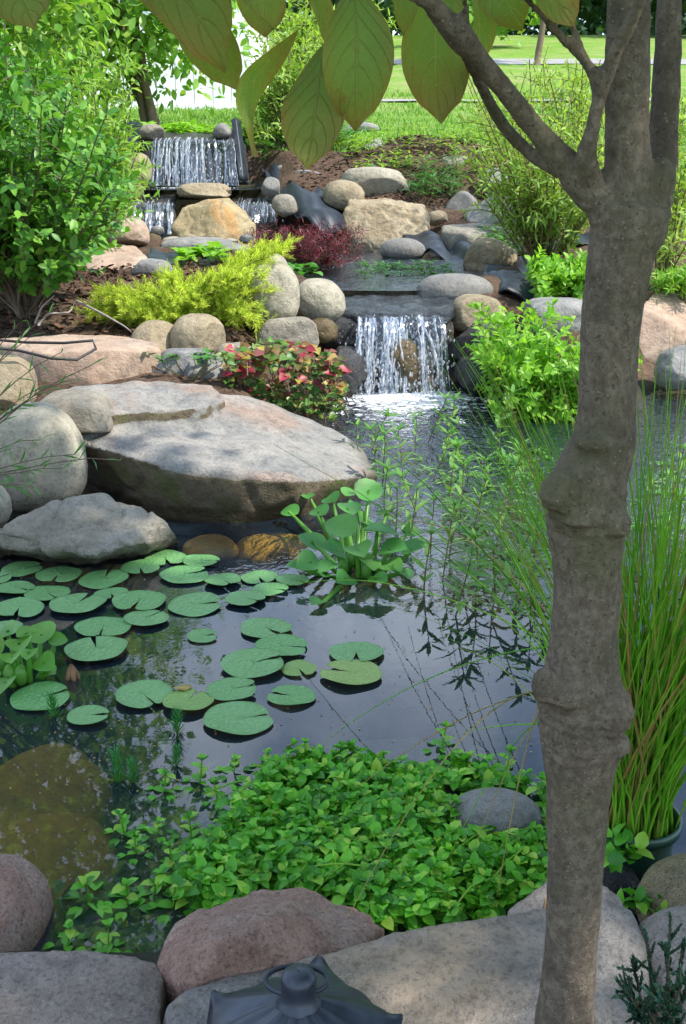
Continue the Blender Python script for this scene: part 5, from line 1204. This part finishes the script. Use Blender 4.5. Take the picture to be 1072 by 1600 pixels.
# ------------------------------------------------------------------ corner plants
rg = np.random.RandomState(28)
b = atz(1040, 1640, .12)
def blue():
    t = thing('blue_juniper', b, 'blue green juniper sprigs in the bottom right corner', 'shrub'); st = MB(); fo = Fol()
    for (px, py, Y) in [(1048, 1428, 1.18), (1010, 1455, 1.16), (985, 1500, 1.14), (1040, 1480, 1.12), (1072, 1470, 1.15), (1066, 1540, 1.08), (1000, 1560, 1.08), (965, 1530, 1.12), (985, 1580, 1.08), (1030, 1560, 1.07), (1090, 1520, 1.1), (975, 1545, 1.1), (1055, 1575, 1.05), (1015, 1520, 1.12)]:
        tip = atY(px, py, Y); P = path(b + rg.normal(0, .015, 3), tip, 10, 0, rg, .02, .1); st.tube(P, [.003, .0012], 5)
        along(fo, P, 90, .0075, rg, .45, .25, 1, True, .3, .1, .2, .2, 3)
        for k in range(11):
            j = rg.randint(3, 9); d = P[j] - P[j - 1]; d /= np.linalg.norm(d); d = d + rg.normal(0, .38, 3); d /= np.linalg.norm(d)
            Q = path(P[j], P[j] + d * rg.uniform(.012, .035), 5); st.tube(Q, .001, 4, False); along(fo, Q, 22, .0065, rg, .45, 0, 1, True, .3, .1, .2, .2, 3)
    st.build('stems', M['woodstem'], t); fo.mb(tpl([(0, .16), (.5, .17), (1, .02)], .2, -.1)).build('foliage', M['bluej'], t)
blue()
rg = np.random.RandomState(29)
b = np.array([-1.42, 3.3, .12])
def needleplant():
    t = thing('needle_leaved_plant', b, 'thin wiry plant with narrow leaves reaching in from the left edge', 'plant'); st = MB(); fo = Fol()
    for (px, py, Y) in [(190, 735, 2.9), (120, 700, 2.9), (60, 620, 3.0), (150, 560, 3.1), (120, 590, 3.1), (60, 530, 3.1), (100, 560, 3.0), (30, 500, 3.1), (105, 740, 2.85), (40, 760, 2.85), (20, 700, 2.9), (60, 690, 2.9), (-5, 560, 3.0), (80, 600, 3.05), (95, 470, 3.2), (50, 760, 2.8)]:
        P = path(b, atY(px, py, Y), 10, 0, rg, .04, .3); st.tube(P, [.003, .001], 4); along(fo, P, 14, .05, rg, .6, .35, 1, False, .3, .3, .3, .2)
    st.build('stems', M['woodstem'], t); fo.mb(T_narrow).build('foliage', M['weed'], t)
needleplant()
m_ = MB()
m_.tube([atY(*p) for p in [(-40, 528, 4.9), (40, 535, 4.85), (100, 536, 4.85), (145, 532, 4.9), (150, 545, 4.85), (120, 562, 4.75), (80, 560, 4.7), (30, 548, 4.7), (-40, 540, 4.7)]], .006, 8)
tag(m_.build('drip_tube', M['tube']), 'thin black drip tube looped over the peach block', 'tube')
m_ = MB()
for pts in ([(55, 505, 5.8), (65, 480, 5.8), (85, 462, 5.8)], [(60, 508, 5.7), (75, 490, 5.7), (110, 488, 5.75), (118, 470, 5.8)], [(120, 470, 5.9), (160, 490, 5.7), (195, 510, 5.6), (205, 518, 5.5)]):
    P = np.array([atY(*p) for p in pts]); t_ = np.linspace(0, len(P) - 1, 12); P = np.stack([np.interp(t_, range(len(P)), P[:, k]) for k in range(3)], 1)
    m_.tube(P, [.007, .003], 6)
tag(m_.build('driftwood_twigs', plain('grey driftwood', (.35, .30, .26), (.25, .2, .17), .9, 30, .3)), 'bleached twigs lying on the mulch at the left', 'twigs')

# ------------------------------------------------------------------ lantern
M['iron'] = plain('dark blue grey weathered metal', (.016, .021, .032), (.045, .054, .075), .38, 18, .25, .5, .3)
def lantern():
    cx, cy = -.052, 1.085; zb = .03; t = thing('garden_lantern', (cx, cy, zb), 'dark metal pagoda lantern with a ring on top standing at the bottom edge', 'lantern')
    V = []; Fq = []; ns = 120; rr = np.array([.018, .030, .045, .062, .08, .098, .112, .120]); 
    for i, r in enumerate(rr):
        f = i / (len(rr) - 1)
        for j in range(ns):
            a = j / ns * 2 * math.pi; k = 5; ph = R(80); cosk = math.cos(k * (a - ph)); ridge = max(0, cosk) ** 3
            hex_ = 1 / math.cos(((a - ph) % (2 * math.pi / k)) - math.pi / k) - .10
            R_ = r * (1 + (hex_ - 1) * .8 * f) * (1 - .05 * f * ridge)
            z = .306 - .030 * f - .040 * f * f + .007 * ridge * (.2 + f) + .006 * max(0, (f - .72) / .28) ** 2 * (1 + 1.0 * ridge)
            z += .008 * abs(math.sin(7.5 * (a - ph))) ** .7 * f - .005 * f + .016 * ridge ** 3 * ss((f - .72) / .28)
            V.append((cx + R_ * math.cos(a), cy + R_ * math.sin(a), z))
    Fq = [[i * ns + j, i * ns + (j + 1) % ns, (i + 1) * ns + (j + 1) % ns, (i + 1) * ns + j] for i in range(len(rr) - 1) for j in range(ns)]
    V.append((cx, cy, .303)); Fq += [[len(V) - 1, (j + 1) % ns, j] for j in range(ns)]
    roof = mk('roof', V, [q[::-1] for q in Fq], M['iron'], t); s = roof.modifiers.new('thickness', 'SOLIDIFY'); s.thickness = .004; s.offset = -1
    kn = MB(); prof = [(.027, .300), (.026, .306), (.022, .309), (.0205, .330), (.0215, .333), (.0195, .341), (.012, .346), (.001, .347)]; ns = 32; V = []
    for r, z in prof:
        for j in range(ns): a = j / ns * 2 * math.pi; V.append((cx + r * math.cos(a), cy + r * math.sin(a), z))
    kn.add(V, [[i * ns + j, i * ns + (j + 1) % ns, (i + 1) * ns + (j + 1) % ns, (i + 1) * ns + j] for i in range(len(prof) - 1) for j in range(ns)])
    kob = kn.build('knob', M['iron'], t)
    rn = MB(); a = np.linspace(0, 2 * math.pi, 41); P = np.stack([cx - .003 + .037 * np.cos(a), cy + .014 + .020 * np.sin(a), .322 + .004 * np.sin(a)], 1)
    rn.tube(P, .003, 8, False); rn.build('ring', M['iron'], kob)
    for k in range(6):
        a = k * math.pi / 3; p = MB(); p.tube([(cx + .062 * math.cos(a), cy + .062 * math.sin(a), zb + .01), (cx + .062 * math.cos(a), cy + .062 * math.sin(a), .258)], .005, 8); p.build('post', M['iron'], t)
    g = MB(); g.tube([(cx, cy, zb + .01), (cx, cy, .255)], .052, 6); g.build('glass', plain('frosted lantern glass', (.3, .31, .3), None, .3), t)
    bs = MB(); bs.tube([(cx, cy, zb - .005), (cx, cy, zb + .005), (cx, cy, zb + .02)], [.08, .08, .065], 24); bs.build('base', M['iron'], t)
lantern()

# ------------------------------------------------------------------ dogwood tree in the foreground
def barkmat():
    m = N('smooth grey brown bark'); ob = m.n('TexCoord').outputs['Object']
    mp = m.n('Mapping'); m.l(ob, mp.inputs['Vector']); mp.inputs['Scale'].default_value = (1, 1, .75)
    n1 = m.noise(mp.outputs[0], 110, 8, .75, .2); n2 = m.noise(ob, 16, 4, .6); n3 = m.noise(ob, 300, 3, .6); n4 = m.noise(ob, 4, 3)
    c = m.ramp(n1, [(.30, (.085, .062, .045)), (.5, (.155, .122, .09)), (.70, (.27, .22, .165))])
    c = m.mix(m.ramp(n2, [(.5, 0), (.68, .6)]), c, (.06, .045, .035))
    c = m.mix(m.ramp(n4, [(.52, 0), (.68, .6)]), c, (.11, .12, .045))
    vo = m.n('TexVoronoi'); m.l(ob, vo.inputs['Vector']); vo.inputs['Scale'].default_value = 150; vo.inputs['Randomness'].default_value = 1
    sp_ = m.ramp(vo.outputs['Distance'], [(.14, 1), (.26, 0)])
    sp_ = m.math('MULTIPLY', sp_, m.ramp(m.noise(ob, 30, 2), [(.45, 0), (.55, 1)]))
    c = m.mix(m.math('MULTIPLY', sp_, .6), c, (.30, .25, .17))
    c = m.mix(m.ramp(m.noise(ob, 240, 2), [(.60, 0), (.68, .6)]), c, (.04, .028, .02))
    h = m.math('ADD', m.math('ADD', m.math('MULTIPLY', n1, .9), m.math('MULTIPLY', n3, .15)), m.math('MULTIPLY', sp_, .2))
    return m.fin(m.pr(c, .8, .25, m.bump(h, .9, .006)))
M['bark'] = barkmat()
def dogleafmat():
    """underside of a dogwood leaf: curved side veins, reddish rim; uses the leaf's own UV"""
    m = N('dogwood leaf'); uv = m.n('UVMap').outputs[0]; sx = m.n('SeparateXYZ'); m.l(uv, sx.inputs[0]); u, v = sx.outputs['X'], sx.outputs['Y']
    av = m.math('ABSOLUTE', v); 
    q = m.math('SUBTRACT', u, m.math('MULTIPLY', m.math('POWER', av, 1.5), .42))
    fr = m.math('FRACT', m.math('MULTIPLY', q, 6.0)); ve = m.ramp(m.math('ABSOLUTE', m.math('SUBTRACT', fr, .5)), [(0, 1), (.07, 0)])
    mid = m.ramp(av, [(0, 1), (.045, 0)]); vein = m.math('MAXIMUM', ve, mid)
    ob = m.n('TexCoord').outputs['Object']; n = m.noise(ob, 30, 4); n2 = m.noise(ob, 11, 3); oi = m.n('ObjectInfo').outputs['Random']
    c = m.mix(n, (.12, .215, .035), (.18, .29, .05)); c = m.mix(m.math('MULTIPLY', vein, .6), c, (.44, .50, .22)); c = m.mix(m.ramp(m.noise(ob, 60, 5, .7), [(.62, 0), (.70, .7)]), c, (.20, .10, .03))
    red = m.math('ADD', m.math('MULTIPLY', m.math('POWER', av, 4), .5), m.math('MULTIPLY', m.math('POWER', u, 5), .55))
    red = m.math('ADD', red, m.math('MULTIPLY', m.ramp(n2, [(.5, 0), (.75, .6)]), 1), True)
    c = m.mix(m.math('MULTIPLY', red, .75), c, (.32, .12, .04))
    vr = m.n('TexVoronoi', feature='DISTANCE_TO_EDGE'); m.l(ob, vr.inputs['Vector']); vr.inputs['Scale'].default_value = 190
    c = m.mix(m.math('MULTIPLY', m.ramp(vr.outputs['Distance'], [(0, 1), (.09, 0)]), .18), c, (.36, .42, .16)); c = m.mix(m.math('MULTIPLY', vein, .45), c, (.38, .42, .18))
    c = m.mix(m.math('MULTIPLY', oi, .35), c, (.10, .13, .05))
    bs = m.pr(c, .55, .3, m.bump(m.math('ADD', vein, m.math('MULTIPLY', n, .5)), .9, .004))
    tr = m.n('BsdfTranslucent'); m.l(m.mix(1, c, (1.5, 1.5, .6), 'MULTIPLY'), tr.inputs['Color'])
    mx = m.n('MixShader'); mx.inputs[0].default_value = .55; m.l(bs, mx.inputs[1]); m.l(tr.outputs[0], mx.inputs[2])
    return m.fin(mx.outputs[0])
M['dogleaf'] = dogleafmat()
def dogleaf(parent, base, tip, width, Y0, Y1, twist, seed, curl=.15, fold=.25):
    """base,tip in photo pixels at their distances -> a curved blade with UVs"""
    rg = np.random.RandomState(seed); A = atY(*base, Y0); B = atY(*tip, Y1); D = B - A; L = np.linalg.norm(D); D /= L
    view = np.array([0, -1., 0.15]); Sd = np.cross(D, view); Sd /= np.linalg.norm(Sd); Nn = np.cross(Sd, D)
    c, s = math.cos(twist), math.sin(twist); Sd, Nn = Sd * c + Nn * s, Nn * c - Sd * s
    nu, nv = 26, 17; V = []; UV = []; rg_c = rg.uniform(-1.2, 1.2); w = width * mpp(100, Y0) / 2 * rg.uniform(.84, .96)
    for i in range(nu):
        u = i / (nu - 1); prof = math.sin(math.pi * u ** 1.2) ** .72 if 0 < u < 1 else 0
        if u > .88: prof = prof * (1 - ((u - .88) / .12) * .6)
        bend = curl * L * math.sin(math.pi * u) + rg_c * L * max(0, u - .6) ** 2; 
        for j in range(nv):
            v = j / (nv - 1) * 2 - 1; av = abs(v)
            q = u - .42 * av ** 1.5; rip = -.010 * L * abs(math.sin(math.pi * 6 * q)) ** .6 * min(1, av * 3) * prof
            z = fold * w * av ** 1.4 * prof + bend + rip + .05 * L * math.sin(5 * u + seed) * v * .8 + .03 * L * math.sin(9 * u + 2 * seed) * av ** 2
            V.append(A + D * u * L + Sd * (v * w * prof + .03 * L * math.sin(3 * u + seed)) + Nn * z); UV.append((u, v))
    Fq = [[i * nv + j, i * nv + j + 1, (i + 1) * nv + j + 1, (i + 1) * nv + j] for i in range(nu - 1) for j in range(nv - 1)]
    o = mk('leaf', V, Fq, M['dogleaf'], parent); ul = o.data.uv_layers.new(name='UVMap')
    for lp in o.data.loops: ul.data[lp.index].uv = UV[lp.vertex_index]
    return o
def dogwood():
    TY = 1.08
    base = atY(885, 1700, TY); base[2] = .0
    t = thing('dogwood_tree', base, 'knobbly grey brown tree trunk in the foreground with hanging leaves', 'tree')
    m = MB()
    def limb(pts, sub=10, sides=14, rs=1.0):
        P = np.array([atY(p[0], p[1], p[3] if len(p) > 3 else TY) for p in pts]); r = np.array([p[2] / 2 * mpp(p[1], TY) for p in pts]) * rs
        n = (len(P) - 1) * sub + 1; t_ = np.linspace(0, len(P) - 1, n); 
        def cub(a):
            out = []
            for x in t_:
                i = min(int(x), len(a) - 2); f = x - i; p0 = a[max(i - 1, 0)]; p1 = a[i]; p2 = a[i + 1]; p3 = a[min(i + 2, len(a) - 1)]
                out.append(.5 * ((2 * p1) + (-p0 + p2) * f + (2 * p0 - 5 * p1 + 4 * p2 - p3) * f * f + (-p0 + 3 * p1 - 3 * p2 + p3) * f ** 3))
            return np.array(out)
        m.tube(cub(P), cub(r), sides); return P
    # trunk
    limb([(880, 1720, 104), (883, 1600, 96), (886, 1560, 88), (892, 1480, 84), (898, 1380, 88), (902, 1280, 96), (905, 1220, 104), (908, 1140, 132), (907, 1080, 132), (910, 1020, 112), (916, 950, 106), (918, 870, 112), (917, 810, 128), (922, 750, 122), (944, 690, 102), (948, 640, 92), (952, 560, 92), (958, 480, 96), (968, 410, 104), (980, 350, 116), (985, 320, 112)])
    limb([(975, 370, 96), (982, 300, 80), (980, 200, 72), (980, 100, 70), (982, 0, 68), (984, -150, 62), (975, -400, 50, 1.06), (950, -800, 34, 1.02)])
    limb([(1010, 380, 56), (1024, 300, 62, 1.10), (1036, 230, 50, 1.12), (1042, 120, 46, 1.13), (1046, 0, 44, 1.14), (1060, -150, 40, 1.2), (1100, -500, 30, 1.3)])
    # bulges
    for (px, py, Y, rx, rz) in [(876, 770, 1.05, 34, 38), (960, 815, 1.05, 28, 28), (905, 800, 1.06, 50, 30), (852, 1072, 1.05, 22, 34), (955, 1112, 1.05, 34, 48), (905, 1110, 1.065, 52, 40), (965, 1165, 1.06, 22, 20), (955, 335, 1.07, 30, 24), (1030, 285, 1.09, 26, 40), (930, 690, 1.06, 34, 16), (890, 1085, 1.045, 30, 30), (985, 345, 1.07, 46, 40)]:
        s = mpp(py, Y); m.ball(atY(px, py, Y), (rx * s, rx * s * .9, rz * s), 16, 12)
    # limbs to the left
    limb([(975, 350, 70), (945, 318, 66), (912, 288, 58), (880, 252, 46), (835, 200, 36), (790, 142, 34, 1.06), (745, 88, 34, 1.04), (722, 62, 42, 1.03), (690, 25, 34, 1.02), (650, -30, 28, 1.0), (560, -150, 22, .95), (420, -300, 14, .9)])
    limb([(900, 276, 34, 1.1), (868, 262, 26, 1.11), (830, 240, 24, 1.13), (790, 200, 22, 1.13), (765, 160, 20, 1.12), (745, 118, 20, 1.1), (728, 84, 20, 1.06)])
    limb([(928, 300, 46), (916, 250, 34, 1.06), (925, 205, 27, 1.05), (938, 150, 24, 1.05), (958, 90, 24, 1.04), (985, 35, 22, 1.03), (1012, -20, 18, 1.02), (1060, -120, 14, 1.0)])
    limb([(934, 150, 20, 1.05), (926, 115, 19, 1.05), (906, 85, 18, 1.05), (870, 50, 15, 1.04), (820, -5, 13, 1.03), (760, -60, 10, 1.0)], 6, 10)
    limb([(914, 92, 14, 1.05), (903, 60, 12, 1.05), (890, 30, 15, 1.05), (884, 0, 10, 1.05), (880, -60, 8, 1.05)], 6, 10)
    limb([(730, 55, 16, 1.03), (728, 20, 13, 1.02), (728, -20, 12, 1.0), (735, -100, 9, .98)], 6, 10)
    limb([(892, 20, 10, 1.05), (902, 5, 9, 1.05), (908, -20, 8, 1.05)], 4, 8)
    limb([(700, 30, 10, 1.02), (560, -40, 9, .98), (480, -60, 8, .95), (330, -90, 7, .92)], 6, 8)
    limb([(545, 0, 5, .98), (520, 25, 5, .98), (505, 45, 4, .98)], 4, 6)
    V, Fc, Nn = remeshed(m.verts(), m.f, .0034, 5)
    d = fbm(V * 28, 3, 2) * .0016 + fbm(V * np.array([70, 70, 160]), 2, 5) * .0006 - np.clip(1 - np.abs(fbm(V * np.array([30, 30, 18]), 3, 9)) - .93, 0, 1) * .012
    k = np.abs(V[:, 2] - atY(900, 790, TY)[2]); k2 = np.abs(V[:, 2] - atY(900, 1110, TY)[2]); k3 = np.abs(V[:, 2] - atY(960, 340, TY)[2])
    kn = np.exp(-(k / .03) ** 2) + np.exp(-(k2 / .04) ** 2) + .8 * np.exp(-(k3 / .03) ** 2)
    d = d + kn * (fbm(V * 60, 3, 13) * .003 + .0011 * np.sin(V[:, 2] * 520 + fbm(V * 22, 2, 3) * 5))
    V = V + Nn * d[:, None]
    # dark hollow of the healed branch
    h = atY(846, 1062, 1.02); dd = np.linalg.norm((V - h) * np.array([1.3, 1, .75]), axis=1); V = V - Nn * (np.exp(-(dd / .011) ** 2) * .014)[:, None]
    tr = mk('trunk', V, Fc, M['bark'], t)
    # hanging leaves
    LV = [((10, -60), (57, 46), 110, 1.0, .98, .2, .1), ((150, -90), (352, 106), 150, .95, .93, .5, .25), ((300, -40), (364, 142), 105, 1.0, 1.0, -.3, .2), ((470, 45), (392, 243), 50, 1.05, 1.02, .9, -.3), ((500, 70), (488, 273), 108, 1.0, .97, -.15, .12), ((545, -30), (566, 200), 120, .98, .96, .15, .1),
          ((680, -60), (686, 200), 124, 1.12, 1.10, .1, .1), ((760, -60), (813, 43), 80, 1.12, 1.10, -.2, .1), ((790, -70), (884, 60), 90, 1.04, 1.02, .5, .2), ((370, -60), (428, 38), 85, .98, .96, .3, .2), ((475, -60), (500, 75), 60, 1.05, 1.05, .8, .1), ((610, -60), (640, 48), 60, 1.08, 1.06, .4, .1), ((230, -120), (300, 40), 120, .97, .97, .2, .1), ((395, -80), (410, 60), 90, 1.08, 1.08, .4, .1), ((720, -70), (742, 120), 60, 1.14, 1.12, 1.0, .1)]
    for i, (a, b_, w, y0, y1, tw, cu) in enumerate(LV): dogleaf(t, a, b_, w, y0, y1, tw, i, cu)
    # rest of the crown, overhead and unseen, shifted sunward to shade the foreground
    rg = np.random.RandomState(30); br = MB(); fo = Fol(); B = []
    for k in range(105):
        a = rg.rand() * 6.28; r = 2.3 * math.sqrt(rg.rand()); z = 2.15 + rg.rand() * 1.5 - .12 * r
        B.append(np.array([1.75 + r * math.cos(a), 1.2 + r * math.sin(a) * .72, z + .2]))
    top = [atY(950, -800, 1.02), atY(1100, -500, 1.3), atY(984, -150, TY), atY(1060, -150, 1.2)]
    for c_ in B:
        s0 = min(top, key=lambda q: np.linalg.norm(q - c_)); Q = path(s0, c_, 8, 0, rg, .04, .1); br.tube(Q, [.016, .006], 6)
        for k in range(6):
            e = c_ + rg.normal(0, .26, 3) * np.array([1, 1, .5]); br.tube(path(Q[5], e, 5, 0, rg, .04), [.005, .002], 4)
            for q in range(13):
                pp = e + rg.normal(0, .11, 3); dd = rg.normal(0, 1, 3); dd[2] = -abs(dd[2]) * .5; fo.add(pp, dd, np.array([0, 0, 1]) + rg.normal(0, .35, 3), rg.uniform(.10, .17))
    P = np.array(fo.p); vis = (P[:, 2] < CAMZ + .16 * np.maximum(P[:, 1], 0) + .35)
    for a_ in 'pdns': setattr(fo, a_, [x for x, v_ in zip(getattr(fo, a_), vis) if not v_])
    br.build('branches', M['bark'], t); fo.mb(T_ovate).build('crown', M['treeleaf'], t)
dogwood()
print('objects', len(bpy.data.objects), 'polys', sum(len(o.data.polygons) for o in bpy.data.objects if o.type == 'MESH'))
